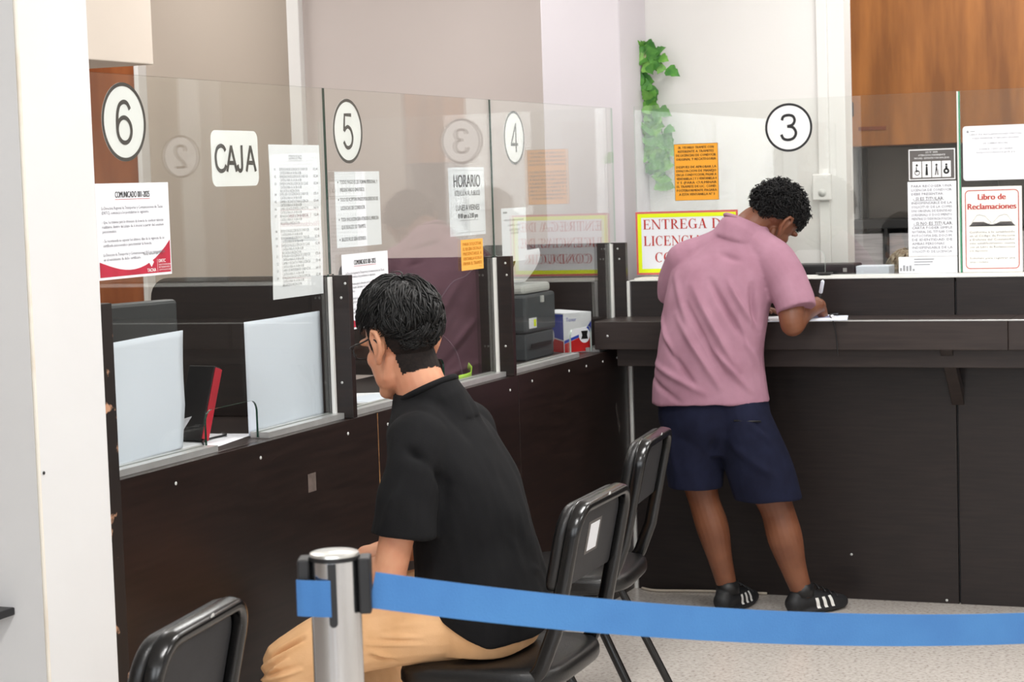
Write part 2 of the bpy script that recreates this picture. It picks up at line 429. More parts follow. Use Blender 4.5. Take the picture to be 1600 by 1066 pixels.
# plain stroke numerals and capitals, unit height
STROKES = {
 '6': [('c', [(.54, .80), (.45, .93), (.31, .97), (.15, .90), (.06, .72), (.03, .50), (.03, .31)]), ('e', (.30, .31, .27, .295))],
 '5': [('l', [(.52, .965), (.13, .965), (.08, .50)]), ('c', [(.08, .50), (.20, .60), (.33, .62), (.48, .53), (.56, .33), (.50, .13), (.34, .03), (.18, .05), (.04, .20)])],
 '4': [('l', [(.44, 0), (.44, 1)]), ('l', [(.44, .97), (.03, .27)]), ('l', [(.0, .27), (.60, .27)])],
 '3': [('c', [(.06, .78), (.12, .92), (.29, .97), (.46, .92), (.52, .76), (.44, .60), (.25, .54)]), ('c', [(.25, .54), (.45, .50), (.56, .30), (.48, .10), (.29, .03), (.11, .08), (.03, .24)])],
 '2': [('c', [(.06, .72), (.11, .90), (.29, .97), (.47, .91), (.53, .72), (.45, .52), (.20, .24), (.08, .035)]), ('l', [(.06, .035), (.56, .035)])],
 'C': [('c', [(.60, .78), (.50, .92), (.33, .97), (.14, .88), (.04, .66), (.03, .45), (.08, .20), (.22, .05), (.38, .03), (.52, .10), (.61, .25)])],
 'A': [('l', [(.03, 0), (.31, .98)]), ('l', [(.31, .98), (.59, 0)]), ('l', [(.13, .33), (.49, .33)])],
 'J': [('l', [(.40, 1), (.40, .28)]), ('c', [(.40, .30), (.37, .11), (.23, .025), (.09, .09), (.03, .26)])]}
def stroke_glyph(sh, m, ch, u, v, w, h, th):
    for i, (kind, pts) in enumerate(STROKES[ch]):
        if kind == 'e':
            cx, cy, rx, ry = pts; q = [(cx + rx * math.cos(2 * PI * k / 40), cy + ry * math.sin(2 * PI * k / 40)) for k in range(41)]
        elif kind == 'c': q = smoothpts(pts, 8)
        else: q = pts
        q = [(u + x / .6 * w, v + y * h) for x, y in q]; L = []; n = len(q)
        for k in range(n):
            a = q[max(k - 1, 0)]; c = q[min(k + 1, n - 1)]
            if kind == 'e' and k in (0, n - 1): a, c = q[n - 2], q[1]
            d = V((c[0] - a[0], c[1] - a[1])).normalized(); L.append(((q[k][0] - d.y * th / 2, q[k][1] + d.x * th / 2), (q[k][0] + d.y * th / 2, q[k][1] - d.x * th / 2)))
        for k in range(n - 1): sh.poly(m, [L[k][0], L[k][1], L[k + 1][1], L[k + 1][0]], .0007 + .00004 * i)
# serif capitals, unit height
def serif_glyph(ch):
    P = []
    T, t, sh, so = .15, .055, .05, .06
    def rect(x0, y0, x1, y1): P.append([(x0, y0), (x1, y0), (x1, y1), (x0, y1)])
    def stem(x, th=T, y0=0, y1=1, top=True, bot=True):
        rect(x - th / 2, y0, x + th / 2, y1)
        if bot: rect(x - th / 2 - so, y0, x + th / 2 + so, y0 + sh)
        if top: rect(x - th / 2 - so, y1 - sh, x + th / 2 + so, y1)
    def arc(cx, cy, rx, ry, a0, a1, tmax=T, tmin=t, n=22):
        q = []
        for k in range(n + 1):
            a = R(a0 + (a1 - a0) * k / n); th = tmin + (tmax - tmin) * abs(math.cos(a)) ** 1.3
            q.append((cx + rx * math.cos(a), cy + ry * math.sin(a), cx + (rx - th) * math.cos(a), cy + (ry - th * .8) * math.sin(a)))
        for k in range(n): P.append([(q[k][0], q[k][1]), (q[k + 1][0], q[k + 1][1]), (q[k + 1][2], q[k + 1][3]), (q[k][2], q[k][3])])
    def diag(x0, y0, x1, y1, th): P.append([(x0 - th / 2, y0), (x0 + th / 2, y0), (x1 + th / 2, y1), (x1 - th / 2, y1)])
    if ch == 'E':
        stem(.16); rect(.16, 0, .62, t); rect(.16, 1 - t, .58, 1); rect(.16, .48, .46, .48 + t)
        P.append([(.62, 0), (.66, .26), (.6, .26), (.52, t)]); rect(.54, .76, .585, 1); rect(.43, .38, .47, .62); w = .68
    elif ch == 'L':
        stem(.16); rect(.16, 0, .6, t); P.append([(.6, 0), (.65, .28), (.59, .28), (.5, t)]); w = .66
    elif ch == 'I': stem(.16); w = .32
    elif ch == 'N':
        stem(.12, t, top=False); stem(.72, t, bot=False); diag(.1, 1, .70, 0, T); rect(-.02, 1 - sh, .16, 1); w = .82
    elif ch == 'T':
        stem(.36, top=False); rect(.02, 1 - t, .70, 1); rect(.02, .74, .06, 1); rect(.66, .74, .70, 1); w = .72
    elif ch in 'RD':
        stem(.16)
        if ch == 'D': arc(.2, .5, .56, .5, -90, 90); w = .8
        else:
            arc(.24, .735, .34, .265, -90, 90); rect(.16, .47, .26, .47 + t); diag(.32, .49, .64, 0, T * .95); rect(.56, 0, .76, sh); w = .74
    elif ch == 'C': arc(.38, .5, .36, .51, 52, 308); rect(.60, .70, .645, 1.0); w = .7
    elif ch == 'G': arc(.38, .5, .36, .51, 52, 300); rect(.56, .03, .56 + T, .42); rect(.48, .40, .78, .40 + sh); rect(.60, .70, .645, 1.0); w = .8
    elif ch == 'O': arc(.40, .5, .38, .51, 0, 360, n=40); w = .82
    elif ch == 'A':
        diag(.10, 0, .37, 1, t); diag(.60, 0, .37, 1, T); rect(.18, .32, .53, .32 + t); rect(0, 0, .2, sh); rect(.47, 0, .75, sh); w = .74
    elif ch == 'U': stem(.14, bot=False, y0=.3); stem(.66, t, bot=False, y0=.3); arc(.385, .32, .32, .33, 180, 360, T, t); w = .78
    elif ch == 'S':
        arc(.29, .745, .25, .26, 20, 270); arc(.29, .255, .27, .27, -160, 90); rect(.49, .72, .53, 1.0); rect(.02, 0, .06, .27); w = .58
    else: w = .3
    return P, w
def serif_text(sh, m, t, u, v, h, width=None, align='L'):
    items = []; x = 0
    for ch in t:
        P, w = serif_glyph(ch)
        if ch != ' ': items += [[(a + x, b) for a, b in q] for q in P]
        x += w + .06
    x -= .06
    kx = h if width is None else width / x
    u0 = u - (x * kx / 2 if align == 'C' else 0)
    for i, q in enumerate(items): sh.poly(m, [(u0 + a * kx, v + b * h) for a, b in q], .0006 + .00001 * (i % 5))

# ------------------------------------------------------------------ the room
def struct(name, lo, hi, m, bevel=0):
    o = boxo(name, lo, hi, m, bevel=bevel); o['kind'] = 'structure'; return o
struct('floor', (-4.2, -11, -.08), (5.6, 3.6, 0), 'terrazzo')
struct('ceiling', (-4.2, -11, CEIL), (5.6, 3.6, CEIL + .1), 'ceiling')
struct('wall_right', (5.6, -11, 0), (5.7, 3.6, CEIL), 'white_wall')
struct('wall_left', (-4.3, -11, 0), (-4.2, 3.6, CEIL), 'grey_wall')
struct('wall_rear', (-4.2, 3.5, 0), (5.6, 3.6, CEIL), 'dark_room')
struct('wall_service_right', (1.66, 1.5, 0), (5.6, 1.6, CEIL), 'warm_grey_wall')
struct('wall_front', (-4.2, -10.98, 0), (.2, -10.9, CEIL), 'white_wall')
for k, (a, c) in enumerate(((1.45, 2.05), (3.85, 4.4))): struct('door_%d' % (k + 2), (a, -10.96, 0), (c, -10.9, 2.2), 'wood_edge', .004)  # unseen doors, added to put dark streaks in the chrome reflections
struct('wall_front_right', (4.55, -10.98, 0), (5.6, -10.9, CEIL), 'white_wall')
# back office walls seen over the screens
struct('wall_office', (-1.985, 1.0, 0), (-.30, 1.12, CEIL), 'grey_wall')
struct('wall_office_side', (-4.2, 1.35, 0), (-1.9, 1.47, CEIL), 'warm_grey_wall')
struct('trim_1', (-1.99, .955, 0), (-1.925, .9995, CEIL), 'white_wall', .003)
struct('wall_service', (-.30, .36, 0), (.822, .48, CEIL), 'white_wall')
struct('wall_service_return', (.45, .481, 0), (.55, 1.9, CEIL), 'white_wall')
p_ = B(); box(p_, (-.334, .03, 0), (.0, .359, CEIL)); p_ = build('wall_pillar', p_, 'pillar_paint', bevel=.006); p_['kind'] = 'structure'
# soffit beam over the far office
struct('trim_2', (-3.3, -3.0, 2.084), (-1.4, -1.16, CEIL), 'soffit_paint', .004)
# front column at the left
c_ = B(); box(c_, (-1.6, -4.02, 0), (.075, -3.755, CEIL)); c_ = build('wall_column', c_, 'column_paint', bevel=.008, seg=3); c_['kind'] = 'structure'
t_ = build('trim_3', tube(B(), [(.0725, -4.0175, z) for z in (0.0, .5, 1.0, 1.5, 2.0, CEIL)], .0045, 8), 'worn_edge'); t_['kind'] = 'structure'
# unseen slim white pillar, added for its bright streak reflected in the left glass
struct('trim_4', (2.17, .42, 0), (2.28, .62, CEIL), 'white_wall', .004)

# door in the far left office
dr = B(); box(dr, (-3.50, 1.30, 0), (-3.057, 1.345, 2.33)); dr = build('door_1', dr, 'door_wood', bevel=.003); dr['kind'] = 'structure'
for lo, hi in (((-3.056, 1.27, 0), (-3.03, 1.349, 2.36)), ((-3.53, 1.27, 0), (-3.501, 1.349, 2.36)), ((-3.50, 1.27, 2.331), (-3.057, 1.349, 2.36))):
    boxo('door_frame', lo, hi, 'white_wall', dr, .002)
build('door_handle', tube(tube(B(), [(-3.36, 1.30, 1.05), (-3.36, 1.25, 1.05)], .009), [(-3.365, 1.25, 1.05), (-3.26, 1.25, 1.05)], .009), 'aluminium', dr, True)

# unseen ceiling fixtures, also for the added far-left lamp
for lx, ly, p in LAMPS:
    t = thing('ceiling_light', 'white fluorescent fitting on the ceiling', 'ceiling light', (lx, ly, CEIL), group='fluorescent fittings on the ceiling')
    b = B(); box(b, (lx - .16, ly - .62, CEIL - .05), (lx + .16, ly + .62, CEIL)); build('housing', b, 'white_metal', t, bevel=.004)
    for dx in (-.07, .07): build('lamp_tube', tube(B(), [(lx + dx, ly - .57, CEIL - .062), (lx + dx, ly + .57, CEIL - .062)], .012, 10), 'lamp', t, True)

# ------------------------------------------------------------------ left counter
DIV = [(-3.742, -3.697), (-2.520, -2.495), (-1.325, -1.300), (-.150, -.125)]
ZC = .958
SEC = [(-3.696, -2.365), (-2.365, -1.285), (-1.285, -.150)]
seclab = ['dark wood counter front under the pane numbered 6', 'dark wood counter front under the pane numbered 5, behind the seated man', 'dark wood counter front under the pane numbered 4, next to the corner']
HOLES = [(-3.215, -2.955), (-2.02, -1.76), (-.62, -.40)]
SCREWS = [[(-3.46, .915), (-3.05, .92), (-2.555, .92), (-2.60, .60)], [(-2.30, .915), (-2.31, .79), (-1.80, .915), (-1.36, .915), (-2.33, .5)], [(-1.16, .925), (-.80, .925), (-.62, .925), (-.44, .925), (-.28, .925)]]
for i, (y0, y1) in enumerate(SEC):
    t = thing('counter', seclab[i], 'counter', (.03, (y0 + y1) / 2, 0), group='dark wood counter fronts')
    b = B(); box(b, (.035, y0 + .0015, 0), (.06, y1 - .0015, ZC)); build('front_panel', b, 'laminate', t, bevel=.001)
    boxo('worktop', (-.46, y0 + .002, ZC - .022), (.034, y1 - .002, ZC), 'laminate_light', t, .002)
    h0, h1 = HOLES[i]
    d0, d1 = DIV[i][1], DIV[i + 1][0]
    for a, c, wd in ((d0 + .002, h0, 'near side'), (h1, d1 - .002, 'far side')):
        b = B(); box(b, (.0055, a, ZC + .0003), (.034, c, ZC + .016)); box(b, (-.022, a, ZC + .0003), (-.0055, c, ZC + .016)); box(b, (-.0054, a, ZC + .0003), (.0054, c, ZC + .0015))
        bmesh.ops.remove_doubles(b, verts=b.verts, dist=.0002)
        tag(build('glazing_sill', b, 'aluminium', None, bevel=.0015), 'aluminium glazing channel under the pane numbered %d, %s of its speaking gap' % (6 - i, wd), 'sill', 'aluminium channels under the glass')
    for y, z in SCREWS[i]:
        if y0 < y < y1:
            build('screw_cap', ell(B(), (.0605, y, z), (.0022, .0048, .0048), sub=2), 'light_plastic', t, True)
    if i == 0:
        boxo('tape_mark', (.0601, -2.80, .79), (.0606, -2.755, .84), mat('tape', (112, 100, 94), .4, var=.3, scale=50), t, 0)
    if i == 1:
        boxo('raw_panel_edge', (.036, y0 - .0014, .003), (.0607, y0 + .0014, ZC - .003), 'raw_edge', t, 0)
    if i == 2:
        sm = mat('scuff', (84, 77, 73), .6, var=.35, scale=60)
        for k in range(3):
            c0, c1 = -.30 + .014 * k, .725 - .035 * k; b = B()
            prism(b, [(c0 + random.uniform(.005, .011) * math.cos(a), c1 + random.uniform(.018, .034) * math.sin(a)) for a in [2 * PI * q / 9 for q in range(9)]], .0003, lambda u, v, w: V((.0601 + w, u, v)))
            build('scuff_mark', b, sm, t)
# dividers between the windows
dlab = ['dark wood divider end with chipped edge beside the white column', 'tall dark wood divider between the panes numbered 6 and 5', 'tall dark wood divider between the panes numbered 5 and 4', 'dark wood divider end at the corner of the two counters']
for i, (y0, y1) in enumerate(DIV):
    t = thing('counter_divider', dlab[i], 'divider', (0, (y0 + y1) / 2, ZC), group='dark wood dividers of the counter')
    top = 1.363; xe = -.588 if i else -.45
    zb = ZC + .001 if i else .0
    if not i: xe = .004
    o = [(.062, zb), (.062, top), (xe + .06, top)] if i else [(.062, zb), (.062, top)]
    if not i: o += [(xe, top), (xe, zb)]
    else: o += [(xe + .06 + .06 * math.cos(R(a)), top - .06 + .06 * math.sin(R(a))) for a in (105, 120, 135, 150, 165, 180)] + [(xe, zb)]
    b = B(); prism(b, o, y1 - y0, lambda u, v, w, y0=y0: V((u, y0 + w, v)))
    build('panel', b, ['chipped_edge', 'laminate', 'laminate', 'laminate'][i], t, bevel=.001)
    if i:
        boxo('glazing_strip', (.002, y0 - .013, zb), (.012, y0 - .0003, top - .004), 'white_metal', t, .001)
        for zz in (1.34, 1.30, 1.06):
            build('screw_cap', ell(B(), (.04 + random.uniform(-.012, .012), y0 - .0002, zz), (.004, .0018, .004), sub=2), 'light_plastic' if zz > 1.31 else 'aluminium', t, True)
# white strip where the two counters meet
t = boxo('corner_strip', (.0632, -.151, 0), (.0755, -.140, 1.213), 'white_metal'); tag(t, 'thin white strip running up the corner where the two counters meet', 'trim strip')

# glass panes
def pane(label, outline, plane, ends, mat2='dark_glass_edge', loc=(0, 0, 0), hole=None):
    """outline = polygon list in (u,v)"""
    me = None
    b = B()
    t = .006
    if plane == 'x': pl = lambda u, v, w: V((.003 - w, u, v))
    else: pl = lambda u, v, w: V((u, -.003 + w, v))
    prism(b, outline, t, pl)
    for f in b.faces:
        n = f.normal if f.normal.length else V((0, 0, 1))
    b.normal_update()
    for f in b.faces:
        big = abs(f.normal.x) > .9 if plane == 'x' else abs(f.normal.y) > .9
        f.material_index = 0 if big else 1
    o = build('glass_pane', b, ['glass', mat2])
    return tag(o, label, 'glass screen')
def pane_outline(y0, y1, zb, zt, h0, h1, hh, r=.03):
    o = [(y0, zb), (h0, zb), (h0, zb + hh - r)]
    o += [(h0 + r - r * math.cos(R(a)), zb + hh - r + r * math.sin(R(a))) for a in (22, 45, 68, 90)]
    o += [(h1 - r + r * math.sin(R(a)), zb + hh - r + r * math.cos(R(a))) for a in (0, 22, 45, 68)]
    o += [(h1, zb + hh - r), (h1, zb), (y1, zb), (y1, zt), (y0, zt)]
    return o
ZG = 1.888
def pane_left(i, y0, y1, lab):
    h0, h1 = HOLES[i]
    o = pane_outline(y0, y1, ZC + .002, ZG, h0, h1, .10)
    # step around the dividers, which are lower than the glass
    return pane(lab, o, 'x', None)
G_ = []
def notch(i):
    a = DIV[i][1] + .002; c = DIV[i + 1][0] - .002
    y0 = [-3.695, -2.5085, -1.3135][i]; y1 = [-2.5115, -1.3165, -.092][i]
    zt = 1.366; h0, h1 = HOLES[i]
    o = pane_outline(a, c, ZC + .002, ZG, h0, h1, .10)[:-2]
    tail = [(c, zt)] + ([(y1, zt), (y1, ZG)] if y1 > c + .001 else [(c, ZG)]) + ([(y0, ZG), (y0, zt), (a, zt)] if y0 < a - .001 else [(a, ZG)])
    return o + tail
for i, lab in enumerate(['tall glass screen numbered 6 beside the white column', 'tall glass screen numbered 5 in front of the seated man', 'tall glass screen numbered 4 next to the corner']):
    pane(lab, notch(i), 'x', None, 'dark_glass_edge' if i < 2 else 'clear_edge')

# ------------------------------------------------------------------ right counter
ZB = 1.215
XR = 3.3
seams = [.0765, 1.333, 2.55, XR]
rc = thing('service_counter', 'long dark wood service counter with high front board, facing the room', 'counter', (1.6, -.05, 0))
for a, c in zip(seams[:-1], seams[1:]):
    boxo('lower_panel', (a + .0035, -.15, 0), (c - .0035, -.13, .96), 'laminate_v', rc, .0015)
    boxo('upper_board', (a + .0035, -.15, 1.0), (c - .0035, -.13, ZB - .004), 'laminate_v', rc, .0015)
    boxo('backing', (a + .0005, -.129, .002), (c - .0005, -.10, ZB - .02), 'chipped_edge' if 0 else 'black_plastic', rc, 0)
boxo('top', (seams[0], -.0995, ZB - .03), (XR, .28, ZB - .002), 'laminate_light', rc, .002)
b = B(); box(b, (seams[0] + .001, -.152, ZB - .0035), (XR, -.1, ZB + .001)); box(b, (seams[0] + .001, -.0995, ZB - .0015), (XR, -.0045, ZB + .006)); build('sill_channel', b, 'white_metal', rc, bevel=.001)
for xx, zz in ((.93, .17), (1.9, .3), (1.285, .012)):
    build('screw_cap', ell(B(), (xx, -.151, zz), (.005, .002, .005), sub=2), 'light_plastic', rc, True)
lg = thing('writing_ledge', 'dark wood writing ledge along the service counter at elbow height', 'ledge', (1.6, -.3, .965))
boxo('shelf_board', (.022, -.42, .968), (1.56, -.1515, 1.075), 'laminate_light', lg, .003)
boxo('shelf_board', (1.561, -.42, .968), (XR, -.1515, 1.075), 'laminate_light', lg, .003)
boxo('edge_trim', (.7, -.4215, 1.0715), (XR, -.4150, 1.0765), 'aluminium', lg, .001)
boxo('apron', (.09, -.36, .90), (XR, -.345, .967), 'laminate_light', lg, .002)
for bx in (1.335, 2.55):
    b = B(); prism(b, [(-.40, .966), (-.151, .966), (-.151, .80), (-.165, .795), (-.33, .90)], .05, lambda u, v, w, bx=bx: V((bx - .02 + w, u, v)))
    # slanted brace
    b.free(); b = B(); prism(b, [(-.385, .966), (-.335, .966), (-.152, .80), (-.152, .742)], .045, lambda u, v, w, bx=bx: V((bx - .02 + w, u, v)))
    build('bracket', b, 'laminate_light', lg, bevel=.002)
build('screw_cap', ell(B(), (.075, -.421, 1.02), (.005, .002, .005), sub=2), 'aluminium', lg, True)
# glass of the right counter
def pane_back(x0, x1, h0, h1, lab, ed='clear_edge'):
    o = pane_outline(x0, x1, ZB + .0015, 1.894, h0, h1, .10)
    return pane(lab, o, 'y', None, ed)
pane_back(.062, 1.3215, .69, .815, 'long glass screen numbered 3 behind the man in pink')
pane_back(1.3345, 2.55, 2.2, 2.4, 'glass screen with the complaints book notice, right of the screen numbered 3')
t = boxo('glazing_strip', (1.3225, -.006, ZB + .007), (1.3285, .006, 1.893), 'white_metal', bevel=.001); boxo('green_edge', (1.3288, -.005, ZB + .007), (1.3335, .005, 1.893), 'green_glass_edge', t, 0); tag(t, 'pale strip joining the two glass screens of the service counter', 'trim strip')
# ------------------------------------------------------------------ notices on the left screens
XL = -.0042
def left_sheet(y, z, curl=None, front=False): return Sheet((.0042 if front else XL, y, z), (0, 1, 0), (1, 0, 0), curl)
def number_sign(sh, digit, label, name='number_sign', rad=.0925):
    n = 64
    sh.ring('ink', 0, 0, rad, rad * .905)
    stroke_glyph(sh, 'ink', digit, -.0325, -.050, .065, .100, .0105)
    sh.finish(name, label, 'sign', [(rad * math.cos(2 * PI * k / n), rad * math.sin(2 * PI * k / n)) for k in range(n)], 'sign_white', group='round window numbers', names={'ink': 'number'})
number_sign(left_sheet(-3.511, 1.777), '6', 'round white sign with black number 6')
number_sign(left_sheet(-2.358, 1.770), '5', 'round white sign with black number 5')
number_sign(left_sheet(-1.096, 1.763), '4', 'round white sign with black number 4')
s = left_sheet(-3.003, 1.692)
for q, (ch, w_) in enumerate((('C', .052), ('A', .052), ('J', .038), ('A', .052))): stroke_glyph(s, 'ink', ch, (-.101, -.047, .008, .052)[q], -.034, w_, .068, .0105)
s.finish('cashier_sign', 'white rounded sign reading CAJA', 'sign', rrect(.238, .143, .022), 'sign_white')
def comunicado(y, z, w, h, label, hide=False):
    cl = lambda u, v: .0015 + .0015 * math.cos(u / w * 6)
    s = left_sheet(y, z, cl, True)
    k = w / .297
    s.text('ink', 'COMUNICADO 001-2025', w * .5, h - .032 * k, .0135 * k, width=.14 * k, bold=.0008)
    s.rect('ink_red', w * .26, h - .0365 * k, w * .74, h - .0355 * k)
    L = ['La Dirección Regional de Transportes y Comunicaciones de Tacna', '(DRTC), comunica a los postulantes lo siguiente:', '', '- Que, los trámites para la obtención de licencia de conducir deberán', 'realizarse dentro del plazo de 6 meses a partir del examen', 'psicosomático.', '', '- Se recomienda no esperar los últimos días de la vigencia de su', 'certificado psicosomático para tramitar la licencia.', '', 'La Dirección de Transportes y Comunicaciones NO se responsabiliza', 'en el vencimiento de dicho certificado.']
    full = {0: 1, 3: 1, 4: 1, 7: 1, 10: 1}
    for i, l in enumerate(L):
        if l: s.text('ink_grey', l, .02 * k, h - (.058 + .0103 * i) * k, .0068 * k, width=.25 * k if i in full else None, maxw=.25 * k, align='L', res=1)
    s.text('ink', 'Tacna, febrero del 2025', w - .035 * k, .048 * k, .0058 * k, align='R', res=1)
    pts = [(.004, .006)]; top = []
    for q in range(15):
        u = q / 14; top.append((.004 + (w - .008) * u, .006 + k * (.034 - .030 * math.sin(u * PI * .8) + .058 * u ** 3)))
    for (a, b_), (c, d) in zip(top[:-1], top[1:]):
        s.poly('ink_crimson', [(a, .006), (c, .006), (c, d), (a, b_)])
    cx = w * .72; 
    s.poly('sign_white', [(cx, .020 * k), (cx + .010 * k, .031 * k), (cx, .040 * k), (cx - .010 * k, .031 * k)], .0009)
    s.text('sign_white', 'TACNA', cx, .009 * k, .008 * k, maxw=.035 * k, res=2, w=.0009, bold=.0006)
    s.rect('sign_white', w * .80, .008 * k, w * .803, .037 * k, .0009)
    s.text('sign_white', 'DRTC', w * .82, .029 * k, .0075 * k, align='L', w=.0009, res=2, bold=.0006)
    for i, l in enumerate(['DIRECCIÓN REGIONAL', 'DE TRANSPORTES Y', 'COMUNICACIONES']): s.text('sign_white', l, w * .82, (.022 - .006 * i) * k, .0038 * k, align='L', w=.0009, maxw=.05 * k, res=1)
    s.finish('notice', label, 'notice', (w, h), 'paper', names={'ink_crimson': 'red_band', 'ink_red': 'underline', 'sign_white': 'emblem'})
comunicado(-3.66, 1.412, .31, .222, 'white notice COMUNICADO 001-2025 with red bottom band below the number 6')
comunicado(-2.45, 1.200, .30, .218, 'second COMUNICADO notice, half hidden by the head of the seated man')
# price list
s = left_sheet(-2.825, 1.314, lambda u, v: -.004 * (1 - v / .41) - .001 * math.cos(v * 30), False)
s.text('ink_pale', 'CODIGOS DE PAGO', .145, .375, .012, width=.075)
s.rect('ink_pale', .107, .3715, .183, .3722)
rows = [('EXPEDICION DE LICENCIA DE CONDUCIR', 2, '102.40'), ('REVALIDACION DE LICENCIA DE CONDUCIR', 2, '152.80'), ('EXPEDICION DE LICENCIA DE CLASE', 3, '152.80'), ('DUPLICADO DE LICENCIA DE CONDUCIR', 2, '175.00'), ('CAMBIO DE DATOS PARA LICENCIA', 2, '150.40'), ('CAMBIO DE ANTECEDENTES CONDUCTOR', 2, '160.10'), ('REVALIDACION DE LICENCIA ESPECIAL', 3, '152.80')]
v = .345
for half in range(2):
    for i, (r, n, c) in enumerate(rows):
        s.text('ink_grey', '%02d' % (i + 1 + 7 * half), .022, v, .0075, align='L', res=1); s.text('ink_grey', c, .272, v, .0075, align='R', res=1)
        s.text('ink_pale', r, .052, v, .0075, width=.16, align='L', res=1)
        for k in range(1, n): s.text('ink_pale', ['CATEGORIA A I A IIA A IIB', 'RECATEGORIZACION'][k - 1], .054, v - .0098 * k, .0075, maxw=.12, align='L', res=1)
        v -= .0098 * n - (.001 if n > 2 else 0)
    v -= .012
s.finish('price_list', 'long white price list sheet right of the sign reading CAJA', 'notice', (.288, .415), 'paper')
# payment rules
s = left_sheet(-2.449, 1.437, lambda u, v: -.0015 * math.cos(u * 20))
L = [('TODO PAGO ES DE FORMA PERSONAL Y', 1), ('PRESENTANDO DNI FISICO.', 0), ('SOLO SE ACEPTAN PAGOS POR DERECHO DE', 1), ('LICENCIAS DE CONDUCIR.', 0), ('TODA ANULACION SERA ATENDIDA EL MISMO DIA', 1), ('QUE REALIZO SU TRAMITE.', 0), ('BILLETE FALSO SERA RETENIDO.', 1)]
for (l, bl), v in zip(L, [.182, .160, .132, .108, .075, .053, .018]):
    if bl: s.ring('ink', .018, v + .005, .0028, .0002, n=10)
    s.text('ink', l, .03, v, .0105, width=.242 if len(l) > 30 else None, maxw=.15, align='L', res=2)
s.finish('notice', 'white notice listing payment rules under the number 5', 'notice', (.288, .217), 'paper', names={'ink': 'lettering'})
# opening hours
s = left_sheet(-1.660, 1.441, lambda u, v: -.001 * math.cos(u * 16))
s.text('ink', 'HORARIO', .144, .158, .040, width=.212, res=4, bold=.002)
s.text('ink', 'ATENCIÓN AL PÚBLICO', .144, .130, .0165, width=.204, res=3)
s.text('ink', 'LUNES A VIERNES', .144, .082, .0185, width=.186, res=3)
s.text('ink', '8:00 am a 2:00 pm', .144, .057, .0155, width=.156, res=3, bold=.0008)
s.rect('ink_grey', .065, .049, .225, .0498); s.frame('ink_pale', .010, .010, .278, .212, .0008)
s.finish('opening_hours', 'white sheet HORARIO with opening hours', 'notice', (.288, .222), 'paper', names={'ink_pale': 'border'})
# orange note
s = left_sheet(-1.598, 1.328, lambda u, v: -.001 * math.cos(u * 16), True)
for i, l in enumerate(['PARA SOLICITAR', 'EL RECIBO DE PAGO', 'PRESENTARSE A', 'VENTANILLA 4 LUEGO', 'FIRMAR EL TRAMITE']): s.text('ink_gold', l, .088, .080 - .0158 * i, .0105, width=.148, res=1, bold=.0006)
s.text('ink_gold', 'Gracias', .16, .008, .005, align='R', res=1)
s.finish('notice', 'small orange note below the opening hours sheet', 'notice', (.176, .100), 'orange_note')
# pale sheet under number 4 (its square code is left out)
s = left_sheet(-1.231, 1.338, lambda u, v: -.001 * math.cos(u * 16))
for i, (l, w_) in enumerate([('BUZON DE SUGERENCIAS EN LINEA', .17), ('ESCANEE EL CODIGO', .11)]): s.text('ink_pale', l, .11, .140 - .018 * i, .006, width=w_, res=1)
s.text('ink_pale', 'CALIDAD DE ATENCION', .11, .105, .008, width=.09, res=1); s.text('ink_pale', 'AL CIUDADANO', .11, .094, .007, width=.07, res=1)
s.rect('ink_pale', .015, .166, .05, .172)
s.finish('notice', 'white sheet with faint lines below the number 4', 'notice', (.219, .184), 'paper')
# blank sheets taped inside the cashier pane
def blank(outline_fn, label, y, z, w, h, curl, m='paper_blue'):
    s = Sheet((-.0265, y, z), (0, 1, 0), (1, 0, 0), curl)
    b = B(); n, k = 18, 18
    F = {}
    for side, off in ((0, 0), (1, -.0005)):
        for i in range(n + 1):
            for j in range(k + 1):
                u, v = outline_fn(i / n, j / k, w, h)
                F[side, i, j] = b.verts.new(s.at(u, v, off))
    for i in range(n):
        for j in range(k):
            b.faces.new((F[0, i, j], F[0, i + 1, j], F[0, i + 1, j + 1], F[0, i, j + 1])); b.faces.new((F[1, i, j], F[1, i, j + 1], F[1, i + 1, j + 1], F[1, i + 1, j]))
    for i in range(n):
        b.faces.new((F[0, i, 0], F[1, i, 0], F[1, i + 1, 0], F[0, i + 1, 0])); b.faces.new((F[0, i, k], F[0, i + 1, k], F[1, i + 1, k], F[1, i, k]))
    for j in range(k):
        b.faces.new((F[0, 0, j], F[0, 0, j + 1], F[1, 0, j + 1], F[1, 0, j])); b.faces.new((F[0, n, j], F[1, n, j], F[1, n, j + 1], F[0, n, j + 1]))
    o = build('paper_sheet', b, m, smooth=True); return tag(o, label, 'paper')
def oL(a, c, w, h):
    e = w * (1 - .015 * math.sin(PI * c) - .075 * max(0, .40 - c) / .40)
    low = .0 + (.014 * max(0, a - .55) / .45 if c == 0 else 0)
    return (a * e, c * h * (1 - .02 * (1 - a)) + low * (1 - c))
blank(oL, 'blank white sheet on the glass left of the speaking gap, bottom right corner curled', -3.66, .962, .40, .305, lambda u, v: .003 * math.sin(u * 18) + .002 * math.cos(v * 14))
blank(lambda a, c, w, h: (a * w - .0 * c, c * h), 'blank white sheet on the glass right of the speaking gap', -2.955, .962, .428, .302, lambda u, v: .0018 * math.sin(u * 12) - .002 * v)
blank(lambda a, c, w, h: (a * w, c * h), 'narrow white sheet on the glass in front of the seated man', -2.49, .962, .165, .30, lambda u, v: .0015 * math.sin(u * 12))

